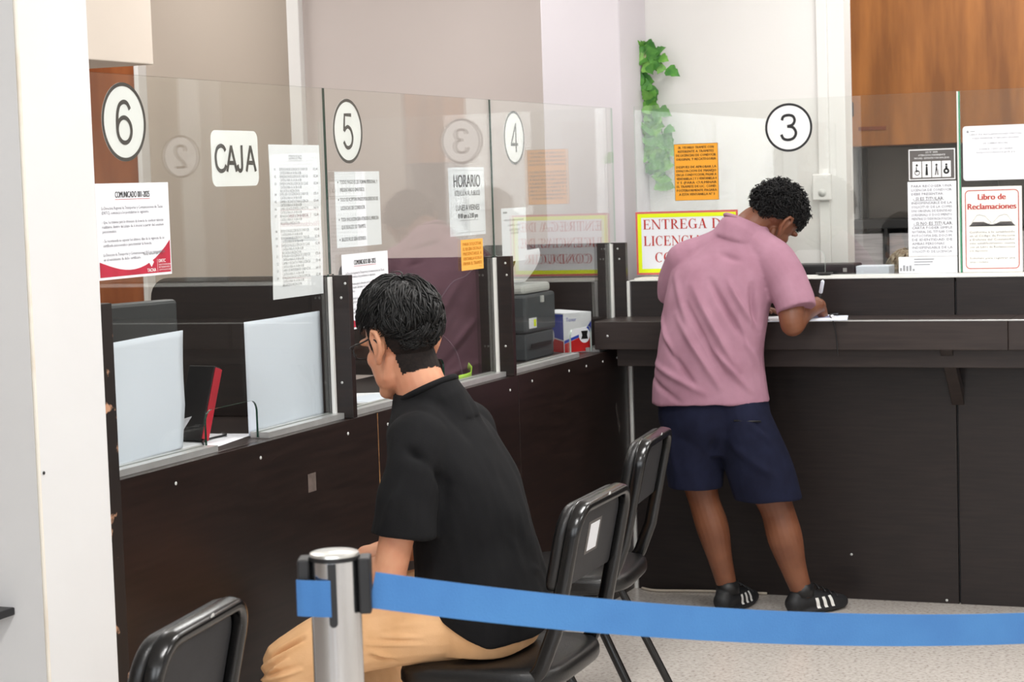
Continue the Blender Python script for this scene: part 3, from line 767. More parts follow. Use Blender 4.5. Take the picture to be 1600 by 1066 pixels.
# ------------------------------------------------------------------ notices on the right screens
YB = -.0042
def back_sheet(x, z, curl=None): return Sheet((x, YB, z), (1, 0, 0), (0, -1, 0), curl)
number_sign(back_sheet(.685, 1.786), '3', 'round white sign with black number 3')
number_sign(back_sheet(2.015, 1.770), '2', 'round white sign with black number 2 past the right edge of the picture')
s = back_sheet(.057, 1.2285)
w_, h_ = .42, .250
s.frame('ink_pink', .001, .001, w_ - .001, h_ - .001, .0035); s.frame('ink_red', .0008, .0008, w_ - .0008, h_ - .0008, .0012, .0008); s.frame('ink_red', .0042, .0042, w_ - .0042, h_ - .0042, .0012, .0008)
s.frame('ink_pink', .0053, .0053, w_ - .0053, h_ - .0053, .0035)
s.frame('neon_yellow', .0085, .0085, w_ - .0085, h_ - .0085, .0155)
serif_text(s, 'ink_red', 'ENTREGA DE', .031, .180, .0385, width=.355)
serif_text(s, 'ink_red', 'LICENCIAS DE', .032, .115, .0385, width=.355)
serif_text(s, 'ink_red', 'CONDUCIR', w_ / 2 + .01, .050, .0385, width=.285, align='C')
s.finish('delivery_sign', 'large white sign with yellow border and red letters ENTREGA DE LICENCIAS', 'sign', (w_, h_), 'paper', names={'ink_pink': 'border', 'neon_yellow': 'yellow_border'})
s = back_sheet(.224, 1.518)
L = ['SR. USUARIO TRAMITE CON', 'REFERENTE A TRAMITES', 'DE LICENCIAS DE CONDUCIR', 'ORIGINAL Y RECATEGORIA', '', 'DESPUES DE APROBAR LA', 'EVALUACION DE MANEJO', 'EN LA CONDUCCION, PASAR A', 'VENTANILLA 2 Y 3 VENTANILLA 4', 'Y 5 (PARA CULMINAR', 'EL TRAMITE DE LIC. COND.', 'POSTERIORMENTE PAGARA', 'A ESTA VENTANILLA N° 3']
for i, l in enumerate(L):
    if l: s.text('ink_brown', l, .089, .202 - .0152 * i, .0092, width=.162 if i not in (0, 1, 12) else .145, res=1, bold=.001)
s.frame('ink_brown', 0, 0, .178, .221, .0012)
s.finish('notice', 'orange notice with dark lettering beside the hanging ivy', 'notice', (.178, .221), 'orange_paper')
# dark placard with four pictograms
s = back_sheet(1.139, 1.567)
s.frame('sign_white', .003, .003, .175, .117, .0035)
s.text('sign_white', 'LEY N° 28683', .089, .103, .006, width=.045, res=1)
s.text('sign_white', 'ATENCIÓN PREFERENTE', .089, .092, .006, width=.10, res=1); s.text('sign_white', 'MAYORES, GESTANTES Y DISCAPACIDAD', .089, .081, .006, width=.13, res=1)
for i in range(4):
    cx = .033 + .0365 * i
    s.rect('sign_white', cx - .0165, .012, cx + .0165, .072)
    ww = .0012
    s.ring('ink', cx, .058, .0042, .0002, ww, 14)
    if i == 0: s.ring('ink', cx + .001, .030, .010, .0075, ww, 24); s.rect('ink', cx - .0035, .032, cx, .052, ww); s.rect('ink', cx - .003, .034, cx + .008, .037, ww)
    elif i == 1: s.poly('ink', [(cx - .005, .020), (cx + .005, .020), (cx + .003, .053), (cx - .003, .053)], ww)
    elif i == 2: s.poly('ink', [(cx - .006, .020), (cx - .003, .020), (cx + .003, .053), (cx - .002, .053)], ww); s.poly('ink', [(cx + .003, .020), (cx + .006, .020), (cx + .003, .045), (cx, .045)], ww); s.rect('ink', cx + .007, .020, cx + .008, .042, ww)
    else: s.ring('ink', cx, .034, .011, .004, ww, 24); s.rect('ink', cx - .004, .040, cx + .004, .053, ww)
s.finish('placard', 'dark grey placard with four white pictogram panels', 'sign', (.178, .120), 'placard_grey', names={'sign_white': 'panel', 'ink': 'pictogram'})
s = back_sheet(1.136, 1.285)
L = [('PARA RECOGER UNA', 0), ('LICENCIA DE CONDUCIR', 0), ('DEBE PRESENTAR:', 0), ('- SI ES TITULAR:', 1), ('INDISPENSABLE DE LA', 0), ('SOLICITUD DE LA COMIS', 0), ('DNI ORIGINAL DE IDENTIDAD', 0), ('(ORIGINAL) O DOCUMENTO', 0), ('MIENTRAS SU DENUNCIA POLICIAL', 0), ('- SI NO ES TITULAR:', 1), ('CARTA PODER SIMPLE', 0), ('NOTARIAL DEL TITULAR CON', 0), ('FOTOCOPIA DEL DOCUM.', 0), ('DE IDENTIDAD DE', 0), ('AMBAS PERSONAS', 0), ('INDISPENSABLE DE LA', 0), ('SOLICITUD DE LICENCIA.', 0)]
v = .258
for i, (l, hd) in enumerate(L):
    if hd: v -= .004
    s.text('ink_grey' if not hd else 'ink', l, .014 if not hd else .02, v, .0085 if not hd else .0115, width=None if hd else .15 if i not in (2, 14) else .12, maxw=.15, align='L', res=1)
    if hd: s.rect('ink', .02, v - .0025, .125, v - .0016)
    v -= .0148
s.finish('notice', 'tall white notice under the dark placard', 'notice', (.181, .279), 'paper')
s = Sheet((1.098, -.0052, 1.222), (1, 0, 0), (0, -1, 0))
for i, w2 in enumerate((.075, .07, .06)): s.rect('ink_pale', .058, .050 - .010 * i, .058 + w2, .0535 - .010 * i)
for i in range(5): s.rect('ink_pale', .004 + .012 * i, .008, .012 + .012 * i, .008 + (.012, .022, .019, .021, .008)[i])
s.finish('notice', 'low white card at the foot of the tall white notice', 'notice', (.219, .0615), 'paper')
# pale notice at upper right (its square code is left out)
s = back_sheet(1.343, 1.562)
for i, (l, a, w2) in enumerate([('LIBRO DE RECLAMACIONES VIRTUAL', .12, .19), ('PUEDE PRESENTAR SU RECLAMO EN LINEA', .12, .17), ('DEL GOBIERNO REGIONAL', .12, .09), ('ESCANEE EL CODIGO QR O INGRESE', .12, .12), ('https://reclamos.gob.pe', .12, .14)]):
    s.text('ink_pale', l, a, [.166, .152, .133, .112, .100][i], .006, width=w2, res=1)
s.rect('ink_pale', .015, .176, .022, .184); s.rect('ink_pale', .028, .180, .045, .182)
s.finish('notice', 'pale notice with rounded corners above the complaints book notice', 'notice', rrect(.232, .201, .012, cx=.116, cy=.1005), 'paper')
s = Sheet((1.337, -.0042, 1.2225), (1, 0, 0), (0, -1, 0))
w_, h_ = .218, .316
oo = rrect(.196, .292, .016, cx=w_ / 2, cy=h_ / 2); ii = rrect(.190, .286, .013, cx=w_ / 2, cy=h_ / 2)
for k in range(len(oo)):
    j = (k + 1) % len(oo); s.poly('ink_red', [oo[k], oo[j], ii[j], ii[k]])
s.text('ink_red', 'Libro de', w_ / 2, .268, .021, width=.10, res=4, bold=.0022)
s.text('ink_red', 'Reclamaciones', w_ / 2, .233, .021, width=.176, res=4, bold=.0022)
cx = w_ / 2
for sg in (-1, 1):
    s.poly('placard_grey', [(cx, .172), (cx + sg * .082, .172), (cx + sg * .070, .186), (cx + sg * .03, .186)], .0008)
    s.poly('ink', [(cx, .170), (cx + sg * .084, .170), (cx + sg * .083, .173), (cx, .176)], .0009)
    top = [(cx + sg * .003, .183), (cx + sg * .025, .207), (cx + sg * .045, .213), (cx + sg * .055, .211), (cx + sg * .074, .184)]
    for a_, c_2 in zip(top[:-1], top[1:]): s.poly('ink_grey', [a_, c_2, (c_2[0], c_2[1] - .0012), (a_[0], a_[1] - .0012)], .0009)
    for q in range(3): s.poly('ink', [(cx + sg * .004, .178), (cx + sg * (.062 + .004 * q), .183 - .003 * q), (cx + sg * (.062 + .004 * q), .1822 - .003 * q), (cx + sg * .004, .1772)], .001)
L = ['Conforme a lo establecido', 'en el Código de Protección', 'y Defensa del Consumidor', 'este establecimiento cuenta', 'con un Libro de Reclamaciones', 'a tu disposición.', '', 'Solicítalo para registrar una', 'queja o reclamo.']
for i, l in enumerate(L):
    if l: s.text('ink_grey', l, .026, .145 - .0138 * i, .0072, width=.165 if i not in (5, 8) else None, align='L', res=1)
s.finish('complaints_notice', 'white notice Libro de Reclamaciones with red border and open book', 'notice', (w_, h_), 'paper_cream', names={'ink_red': 'border', 'ink': 'book_drawing'})
# ------------------------------------------------------------------ chairs
def arc_pts(c, r, a0, a1, n, f):
    return [f(c[0] + r * math.cos(R(a0 + (a1 - a0) * k / n)), c[1] + r * math.sin(R(a0 + (a1 - a0) * k / n))) for k in range(n + 1)]
def xb(z): return .162 + (z - .44) * .215
def make_chair(label, loc, rz):
    t = thing('visitor_chair', label, 'chair', loc, rz, 'black padded visitor chairs')
    hw, rc_ = .195, .062; zt = .848
    b = B(); pts = []
    # closed loop: front, seat rails, up the back, across the top
    left = [V((-.14, -hw, .43)), V((-.02, -hw, .43)), V((.085, -hw, .43))]
    for k in range(1, 7):
        a = R(-90 + 78 * k / 7); left.append(V((.085 + .075 * math.cos(a) - 0, -hw, .505 + .075 * math.sin(a))))
    for z in (.56, .64, .72, zt - rc_): left.append(V((xb(z), -hw, z)))
    for k in range(1, 8):
        a = R(180 - 90 * k / 7); z = zt - rc_ + rc_ * math.sin(a); left.append(V((xb(z), -hw + rc_ + rc_ * math.cos(a), z)))
    right = [V((p.x, -p.y, p.z)) for p in reversed(left)]
    front = [V((-.175, hw - .012, .43)), V((-.19, hw - .05, .43)), V((-.19, -hw + .05, .43)), V((-.175, -hw + .012, .43))]
    tube(b, left + right + front, .0130, 16, True, flat=(1.0, 1.45), sq=.62)
    build('frame', b, 'black_metal', t, True, local=True)
    # seat cushion
    b = B(); lay = []
    N = 40
    for z, k in ((.418, .93), (.423, .985), (.431, 1.0), (.448, 1.0), (.458, .985), (.465, .95), (.469, .86), (.471, .6), (.471, .2)):
        lay.append([b.verts.new((-.022 + .212 * k * pw_(math.cos(2 * PI * i / N), .42), .222 * k * pw_(math.sin(2 * PI * i / N), .42), z - (.012 * max(0, -math.cos(2 * PI * i / N)) * k))) for i in range(N)])
    rings(b, lay); build('seat', b, 'leather', t, True, local=True)
    # back pad: leather front, grey board behind
    wv, zb0, zt0 = .212, .652, zt + .008
    def outline(w, z0, z1, r1, r2, n=6):
        o = []
        for cx, cz, r, a0 in ((w - r1, z1 - r1, r1, 0), (-w + r1, z1 - r1, r1, 90), (-w + r2, z0 + r2, r2, 180), (w - r2, z0 + r2, r2, 270)):
            o += [(cx + r * math.cos(R(a0 + 90 * k / n)), cz + r * math.sin(R(a0 + 90 * k / n))) for k in range(n + 1)]
        return o
    b = B(); lay = []
    cz = (zb0 + zt0) / 2
    for d, k in ((-.0145, .985), (-.018, 1.0), (-.030, 1.0), (-.038, .98), (-.044, .93), (-.048, .8), (-.050, .5)):
        lay.append([b.verts.new((xb(cz + (z - cz) * k) + d, y * k, cz + (z - cz) * k)) for y, z in outline(wv, zb0, zt0, .068, .03)])
    rings(b, lay); build('backrest', b, 'leather', t, True, local=True)
    b = B(); lay = []
    for d, k in ((-.0138, 1.0), (-.006, 1.0), (-.005, .985)):
        lay.append([b.verts.new((xb(cz + (z - cz) * k) + d, y * k, cz + (z - cz) * k)) for y, z in outline(hw - .0145, zb0 + .004, zt - .0145, .05, .012)])
    rings(b, lay); build('back_board', b, 'back_board', t, local=True, bevel=.001)
    for sy in (-1, 1):
        build('leg', tube(tube(B(), [(.05, sy * .17, .412), (.075, sy * .175, .39), (.255, sy * .20, .012)], .012, 12, sq=.7, round_ends=True), [(.255, sy * .20, .012), (.258, sy * .2005, .0)], .014, 12), 'black_metal', t, True, local=True)
        build('leg', tube(tube(B(), [(-.05, sy * .17, .412), (-.075, sy * .175, .39), (-.205, sy * .20, .012)], .012, 12, sq=.7, round_ends=True), [(-.205, sy * .20, .012), (-.208, sy * .2005, .0)], .014, 12), 'black_metal', t, True, local=True)
        build('crossbar', tube(B(), [(-.10, sy * .172, .405), (.10, sy * .172, .405)], .011, 10, round_ends=True), 'black_metal', t, True, local=True)
    build('crossbar', tube(B(), [(.07, -.17, .395), (.07, .17, .395)], .010, 10), 'black_metal', t, True, local=True)
    def oval(y, z, ry, rz_, m, nm, dx=.0165):
        b = B(); lay = []
        for d in (0, .0012): lay.append([b.verts.new((xb(z + rz_ * math.sin(2 * PI * k / 18)) + dx + d, y + ry * math.cos(2 * PI * k / 18), z + rz_ * math.sin(2 * PI * k / 18))) for k in range(18)])
        rings(b, lay); build(nm, b, m, t, local=True)
    oval(.005, zt, .009, .0125, 'light_plastic', 'round_sticker', .0156)
    for y in (-.085, .085): oval(y, zt - .002, .004, .004, 'aluminium', 'screw', .0156)
    for z in (.72,):
        for sy in (-1, 1): oval(sy * hw, z, .003, .004, 'aluminium', 'screw', .0156)
    return t, oval
def clone(t, label, loc, rz):
    c = t.copy(); COL.objects.link(c); c.location = loc; c.rotation_euler = (0, 0, rz); c['label'] = label
    for ch in list(t.children):
        d = ch.copy(); COL.objects.link(d); d.parent = c
    return c
chair, oval = make_chair('black padded chair the man in black sits on, white label on its back', (.748, -3.07, 0), R(2))
clone(chair, 'empty black chair nearest the corner, between the seated man and the man in pink', (.524, -2.00, 0), R(7))
clone(chair, 'black chair at bottom left, only its back in view, in front of the cashier window', (.520, -4.555, 0), R(9))
def back_label(y0, z0, y1, z1, m, nm, d):
    b = B(); prism(b, [(y0, z0), (y1, z0), (y1, z1), (y0, z1)], .0005, lambda u, v, w: V((xb(v) - .0052 + d + w, u, v)))
    build(nm, b, m, chair, local=True)
back_label(-.055, .715, .045, .795, 'placard_grey', 'label_backing', .0005); back_label(-.040, .722, .030, .788, 'paper', 'label', .0012)

# ------------------------------------------------------------------ queue stanchion and belt
SX, SY = 1.2452, -4.9145
BZ = 1.004
def stanchion(label, x, y):
    t = thing('queue_stanchion', label, 'stanchion', (x, y, 0))
    lathe_(t, 'base', [(.0, 0), (.17, 0), (.175, .006), (.17, .014), (.11, .024), (.05, .034), (.042, .042), (.0, .042)], 'chrome')
    lathe_(t, 'pole', [(.0, .0425), (.0375, .0425), (.0375, 1.052), (.0, 1.052)], 'chrome')
    lathe_(t, 'collar', [(.0, 1.0522), (.0382, 1.0522), (.0382, 1.0585), (.0, 1.0585)], 'black_plastic')
    lathe_(t, 'cap', [(.0, 1.0587), (.037, 1.0587), (.0365, 1.0625), (.033, 1.0640), (.0, 1.0650)], 'chrome_cap')
    return t
def lathe_(t, nm, prof, m):
    b = B(); lathe(b, [(max(r, .0004), z) for r, z in prof], (0, 0, 0), 48); return build(nm, b, m, t, True, local=True)
st = stanchion('chrome queue stanchion with a blue belt at the front of the picture', SX, SY)
for o in st.children:
    md = o.modifiers.new('e', 'EDGE_SPLIT'); md.split_angle = R(40)
rs = V((rt.x, rt.y, 0)).normalized(); fs = V((-rs.y, rs.x, 0))     # belt line direction and its normal
def cass(dirn, z0, z1, w, d, nm, m='black_plastic', r0=.036):
    dirn = dirn.normalized(); sd = V((-dirn.y, dirn.x, 0)); b = B()
    T = Matrix(((dirn.x, sd.x, 0, 0), (dirn.y, sd.y, 0, 0), (0, 0, 1, 0), (0, 0, 0, 1)))
    box(b, (r0, -w / 2, z0), (r0 + d, w / 2, z1), T); return build(nm, b, m, st, bevel=.003, local=True)
cass(rs, .972, 1.056, .046, .018, 'belt_outlet'); cass(-rs, .972, 1.056, .046, .018, 'belt_outlet'); cass(fs, .972, 1.056, .03, .014, 'belt_outlet')
# front slot with rounded foot
b = B(); oo = [(-.0062, 1.0515), (-.0062, .963)] + [(.0062 * math.cos(R(a)), .963 + .0062 * math.sin(R(a))) for a in (200, 225, 250, 270, 290, 315, 340)] + [(.0062, .963), (.0062, 1.0515)]
prism(b, oo, .006, lambda u, v, w: rs * (u - .001) - fs * (.0345 + w) + V((0, 0, v))); build('slot', b, 'black_plastic', st, local=True)
stanchion('chrome queue stanchion past the right edge, holding the far end of the blue belt', 3.94, -2.13)
for o in bpy.data.objects[-1:]: pass
# main belt: a hanging tape from one stanchion to the other
def belt_mesh(pts, hh, th, nrm=None):
    b = B(); L = []
    n = len(pts)
    for i, p in enumerate(pts):
        t = (pts[min(i + 1, n - 1)] - pts[max(i - 1, 0)]).normalized()
        s = t.cross(V((0, 0, 1))).normalized(); u = s.cross(t).normalized()
        L.append([b.verts.new(p + u * (hh * q) + s * (th * w)) for q, w in ((-1, -.5), (1, -.5), (1, .5), (-1, .5))])
    rings(b, L); return b
A0 = V((SX, SY, BZ)) + rs * .0545; A1 = V((3.94, -2.13, BZ)) - (V((3.94, -2.13, 0)) - V((SX, SY, 0))).normalized() * .0375
SAG = .234
bp = []
for i in range(81):
    q = i / 80; p = A0.lerp(A1, q); p.z -= 4 * SAG * q * (1 - q); bp.append(p)
b = belt_mesh(bp, .0272, .0012)
bl = build('queue_belt', b, 'belt', None); tag(bl, 'long blue queue belt sagging from the chrome stanchion across to the right', 'queue belt')
# short belt end tucked round the front of the pole
pp = []
for a_, c_3 in smoothpts([(-.0555, -.0245), (-.047, -.0300), (-.032, -.0345), (-.018, -.0395), (-.0035, -.0425)], 4): pp.append(V((SX, SY, BZ - .0035)) + rs * a_ + fs * c_3)
b = belt_mesh(pp, .0272, .0012); sb = build('belt_end', b, 'belt', st)
sb['label'] = 'blue belt end tucked into the front slot'

# ------------------------------------------------------------------ things behind the left screens
def on_desk(lo, hi, m, name, label, cat, mtx=None, bevel=.0004):
    o = boxo(name, lo, hi, m, mtx=mtx, bevel=bevel); return tag(o, label, cat)
def Tz(x, y, z, rz, rx=0, ry=0): return Matrix.Translation((x, y, z)) @ Euler((R(rx), R(ry), R(rz))).to_matrix().to_4x4()
on_desk((-.10, -.15, 0), (.10, .15, .0008), 'paper', 'paper_sheet', 'white sheet lying in the speaking gap of the cashier window', 'paper', Tz(-.13, -3.04, ZC + .0003, 8))
on_desk((-.04, -.05, 0), (.04, .05, .0008), 'paper', 'paper_sheet', 'small white slip leaning up behind the left blank sheet', 'paper', Tz(-.10, -3.19, ZC + .045, 10, 0, -55))
b = tube(B(), [(-.06, -3.13, ZC + .005), (-.09, -3.08, ZC + .006), (-.11, -3.0, ZC + .004), (-.1, -2.95, ZC + .006), (-.14, -2.9, ZC + .005)], .003, 8, smooth=5)
tag(build('cord', b, 'black_plastic', None, True), 'black cord lying across the sheet in the cashier window', 'cord')
t = thing('ring_binder', 'dark binder with red spine leaning behind the cashier window', 'binder', (-.17, -3.06, ZC))
Tb = Tz(-.14, -3.06, ZC + .004, 80, 0, 20)
build('cover', box(B(), (-.013, -.045, 0), (.013, .045, .20), Tb), 'black_plastic', t, bevel=.003); build('spine', box(B(), (-.0125, -.0505, .004), (.0125, -.0452, .196), Tb), 'binder_red', t, bevel=.002)
# monitor
t = thing('monitor', 'dark grey computer monitor seen from behind at the cashier window', 'monitor', (-.3, -3.10, ZC))
Tm = Tz(-.26, -3.20, ZC, 74)
build('screen', box(B(), (-.20, -.015, .10), (.20, .03, .372), Tm), 'screen_back', t, bevel=.01); build('stand', box(B(), (-.03, .0, .012), (.03, .02, .12), Tm), 'black_plastic', t, bevel=.004); build('base', box(B(), (-.1, -.07, 0), (.1, .07, .012), Tm), 'black_plastic', t, bevel=.004)
# papers at window 5
on_desk((-.105, -.15, 0), (.105, .15, .002), 'paper', 'paper_sheet', 'printed sheets lying in the window in front of the seated man', 'paper', Tz(-.13, -2.02, ZC + .0003, 20))
on_desk((-.07, -.10, 0), (.07, .10, .0012), 'paper_blue', 'paper_sheet', 'bluish form on top of the printed sheets at the second window', 'paper', Tz(-.12, -2.04, ZC + .0026, -12))
t = thing('tape_strap', 'small lime green strap curled on the sill beside the second divider', 'strap', (-.06, -1.46, ZC))
build('band', belt_mesh([V((-.05, -1.53, ZC + .012)), V((-.045, -1.48, ZC + .0125)), V((-.05, -1.43, ZC + .014)), V((-.06, -1.40, ZC + .03)), V((-.08, -1.385, ZC + .042))], .011, .002), 'lime', t, True)
b = tube(B(), [(-.03, -1.3275, 1.37), (-.05, -1.33, 1.345), (-.10, -1.329, 1.30), (-.16, -1.329, 1.27), (-.23, -1.329, 1.16), (-.25, -1.33, 1.02)], .0022, 6, smooth=6)
tag(build('cable', b, 'grey_plastic', None, True), 'thin cable hanging down the second divider', 'cable')
b = tube(B(), [(-.27, -1.332, ZC + .004), (-.27, -1.332, 1.06), (-.24, -1.332, 1.105), (-.2, -1.332, 1.10), (-.15, -1.333, 1.05), (-.125, -1.34, .98), (-.12, -1.345, ZC + .004)], .0028, 6, smooth=6)
tag(build('cable', b, 'black_plastic', None, True), 'looped black cable standing up behind the head of the seated man', 'cable')
# printer
t = thing('printer', 'grey desktop printer with white paper feeding out behind the number 4 window', 'printer', (-.28, -.60, ZC))
PX = -.10
build('body', box(B(), (PX - .36, -.80, ZC + .10), (PX, -.50, 1.20)), 'grey_plastic', t, bevel=.012); build('tray', box(B(), (PX - .35, -.79, ZC), (PX - .008, -.51, ZC + .0995)), 'grey_plastic', t, bevel=.006)
boxo('lid', (PX - .33, -.79, 1.2005), (PX - .01, -.52, 1.235), 'light_plastic', t, .012)
build('output_slot', box(B(), (PX + .0002, -.76, ZC + .045), (PX + .002, -.56, ZC + .06)), 'black_plastic', t)
build('lever', box(B(), (PX + .0002, -.66, 1.165), (PX + .008, -.635, 1.19)), 'light_plastic', t, bevel=.002)
sh = Sheet((PX + .0005, -.775, 1.075), (0, 1, 0), (1, 0, 0))
sh.rect('neon_yellow', .045, .006, .068, .032); sh.frame('ink', .045, .006, .068, .032, .002, .0008); sh.rect('ink_pale', .006, .01, .038, .013)
o = sh.finish('sticker', 'x', 'x', (.075, .038), 'paper', names={'neon_yellow': 'mark', 'ink': 'mark', 'ink_pale': 'mark'})
for ch in list(o.children): bpy.data.objects.remove(ch)
del o['label'], o['category']
o.parent = t; o.matrix_parent_inverse = world_of(t).inverted()
sh = Sheet((PX + .0012, -.775, 1.075), (0, 1, 0), (1, 0, 0)); sh.rect('neon_yellow', .045, .006, .068, .032, .0003)
for m_, lb in sh.layers.items():
    me = bpy.data.meshes.new('sticker_mark'); lb.to_mesh(me); lb.free(); link('sticker_mark', me, m_, t)
# curling paper out of the printer top
b = B(); L0 = []; L1 = []
for i in range(13):
    q = i / 12; x = PX - .10 + .16 * q - .10 * q * q; z = 1.236 + .155 * q - .03 * q * q
    L0.append((x, z))
rowsA = [[b.verts.new((x + .012 * math.sin(j), -.79 + .26 * j / 4, z)) for j in range(5)] for x, z in L0]
rowsB = [[b.verts.new((x + .012 * math.sin(j) - .0006, -.79 + .26 * j / 4, z - .0004)) for j in range(5)] for x, z in L0]
for i in range(12):
    for j in range(4):
        b.faces.new((rowsA[i][j], rowsA[i + 1][j], rowsA[i + 1][j + 1], rowsA[i][j + 1])); b.faces.new((rowsB[i][j], rowsB[i][j + 1], rowsB[i + 1][j + 1], rowsB[i + 1][j]))
tag(build('paper_sheet', b, 'paper', None, True), 'white paper curling up out of the grey printer', 'paper')
# toner box
bx0 = thing('toner_box', 'red, white and blue toner carton beside the printer', 'box', (-.12, -.30, ZC))
Tt = Tz(-.135, -.355, ZC + .0005, -36) @ Matrix.Diagonal((.80, .85, .98, 1))
build('carton', box(B(), (-.14, -.075, 0), (.14, .075, .155), Tt), 'paper', bx0, bevel=.001)
def tface(nm, m, pts, face, w=.0006):
    b = B()
    if face == 'y': pl = lambda u, v, d: Tt @ V((u, -.075 - w - d, v))
    else: pl = lambda u, v, d: Tt @ V((.14 + w + d, u, v))
    prism(b, pts, .0002, pl); build(nm, b, m, bx0)
def disc(cx, cz, r, n=24): return [(cx + r * math.cos(2 * PI * k / n), cz + r * math.sin(2 * PI * k / n)) for k in range(n)]
for face, h in (('y', .138), ('x', .073)):
    tface('red_band', 'toner_red', [(-h, .002), (h, .002), (h, .075), (-h, .035)] if face == 'x' else [(-h, .002), (h, .002), (h, .045), (-h, .075)], face)
    tface('blue_band', 'toner_blue', [(-h, .036), (h, .076), (h, .12), (h * .4, .075), (-h, .048)] if face == 'x' else [(-h, .08), (h, .05), (h, .15), (h * .2, .15), (-h, .15)], face, .0005)
    cx = .035 if face == 'x' else .03
    tface('picture_disc', 'paper', disc(cx, .065, .03), face, .001); tface('picture', 'black_plastic', [(cx - .018, .05), (cx + .018, .05), (cx + .014, .065), (cx + .018, .082), (cx - .018, .082), (cx - .012, .065)], face, .0014)
sh = Sheet(Tt @ V((.1404, -.062, .122)), Tt.to_3x3() @ V((0, 1, 0)), Tt.to_3x3() @ V((1, 0, 0)))
sh.text('toner_blue', 'Toner', .0, 0, .014, width=.055, align='L', w=.0012)
for m_, lb in sh.layers.items():
    me = bpy.data.meshes.new('lettering'); lb.to_mesh(me); lb.free(); link('lettering', me, m_, bx0)
# ------------------------------------------------------------------ things behind the right screens
o = tag(boxo('document_tray', (.60, .06, ZB - .0018), (.915, .20, ZB + .042), 'black_plastic', bevel=.008), 'low black device on the counter top behind the glass, right of the man in pink', 'device')
build('indicator', box(B(), (.87, .0585, ZB + .012), (.885, .0599, ZB + .027)), 'aluminium', o, bevel=.001)
o = boxo('card_box', (.922, .05, ZB - .0018), (1.05, .15, ZB + .034), 'paper_blue', bevel=.003); tag(o, 'small pale card box beside the low black device', 'box')
t = thing('bell_dish', 'small black round dish set in the sill behind the glass', 'dish', (.825, -.055, ZB + .006))
b = B(); lathe(b, [(.002, 0), (.022, 0), (.031, .007), (.033, .010), (.030, .0095), (.018, .004), (.002, .003)], (.825, -.055, ZB + .006), 28); build('dish', b, 'black_plastic', t, True)
# conduit on the white wall
t = thing('conduit', 'white cable conduit with junction box on the rear wall', 'conduit', (.735, .35, 1.55))
boxo('duct', (.715, .335, .9), (.758, .3595, CEIL), 'white_wall', t, .004); boxo('junction_box', (.694, .312, 1.50), (.770, .3345, 1.605), 'white_wall', t, .005)
build('knockout', tube(B(), [(.734, .3119, 1.53), (.734, .3100, 1.53)], .016, 18), 'white_metal', t, True)
# ivy
t = thing('ivy', 'trailing green artificial ivy hanging on the rear wall beside the pillar', 'plant', (.04, .35, 2.15))
rnd = random.Random(5)
def leaf_into(b, p, d, n, L):
    d = d.normalized(); s = d.cross(n).normalized(); n = s.cross(d)
    o = [(0, 0), (.10, .38), (.30, .52), (.52, .34), (.62, .36), (.85, .14), (1.05, 0)]
    c = [b.verts.new(p + d * (x * L) + n * (-.10 * L * x * x)) for x, _ in o]
    for sg in (-1, 1):
        e = [b.verts.new(p + d * (x * L) + s * (sg * y * L) + n * (.12 * L * y - .10 * L * x * x)) for x, y in o[1:-1]]
        e = [c[0]] + e + [c[-1]]
        for i in range(len(o) - 1):
            q = [c[i], c[i + 1], e[i + 1], e[i]]; u = []
            for v in q:
                if v not in u: u.append(v)
            if len(u) > 2: b.faces.new(u if sg > 0 else list(reversed(u)))
vines = [[(-.02, .34, 2.17), (.01, .30, 2.08), (.03, .31, 1.98), (.06, .315, 1.86), (.08, .32, 1.76), (.11, .33, 1.70)],
         [(-.02, .33, 2.15), (.05, .30, 2.12), (.09, .31, 2.06)],
         [(.00, .32, 2.02), (.03, .31, 1.90), (.03, .32, 1.78), (.05, .325, 1.68), (.065, .33, 1.59)],
         [(-.01, .335, 1.9), (.01, .325, 1.78), (.02, .32, 1.70)]]
ll = [B(), B()]; sb_ = B(); nl = 0
for vn in vines:
    q = smoothpts(vn, 9); tube(sb_, q, .003, 6)
    for i, p in enumerate(q):
        for _ in range(1 if i % 3 else 2):
            if rnd.random() < .74:
                a = rnd.uniform(0, 2 * PI)
                d = V((math.cos(a) * 1.1, rnd.uniform(-.5, -.02), math.sin(a) * .7 - .35)); n = V((rnd.uniform(-.7, .7), -1, rnd.uniform(-.2, .9))).normalized()
                pp_ = V(p) + V((rnd.uniform(-.028, .028), rnd.uniform(-.03, 0), rnd.uniform(-.015, .015)))
                nl += 1
                leaf_into(ll[rnd.random() < .4], pp_, d, n, rnd.uniform(.042, .066))
build('stem', sb_, 'stem', t, True)
for bb, m_ in zip(ll, ('leaf', 'leaf_light')):
    build('foliage', bb, m_, t, True)
b = B()
for _ in range(34):
    a = V((rnd.gauss(0, 1), rnd.gauss(0, 1), rnd.gauss(0, 1))).normalized(); leaf_into(b, V((.005, .30, 2.12)) + a * .008, a + V((0, -.3, .1)), a.cross(V((.3, .2, 1))).normalized(), .035)
build('flower', b, 'flower', t, True)
b = B()
for _ in range(16):
    a = V((rnd.gauss(0, 1), rnd.gauss(0, 1), rnd.gauss(0, 1))).normalized(); leaf_into(b, V((-.005, .30, 2.05)) + a * .004, a + V((0, -.3, .1)), a.cross(V((.3, .2, 1))).normalized(), .022)
build('flower', b, 'flower_red', t, True)['label'] = 'small red flower'
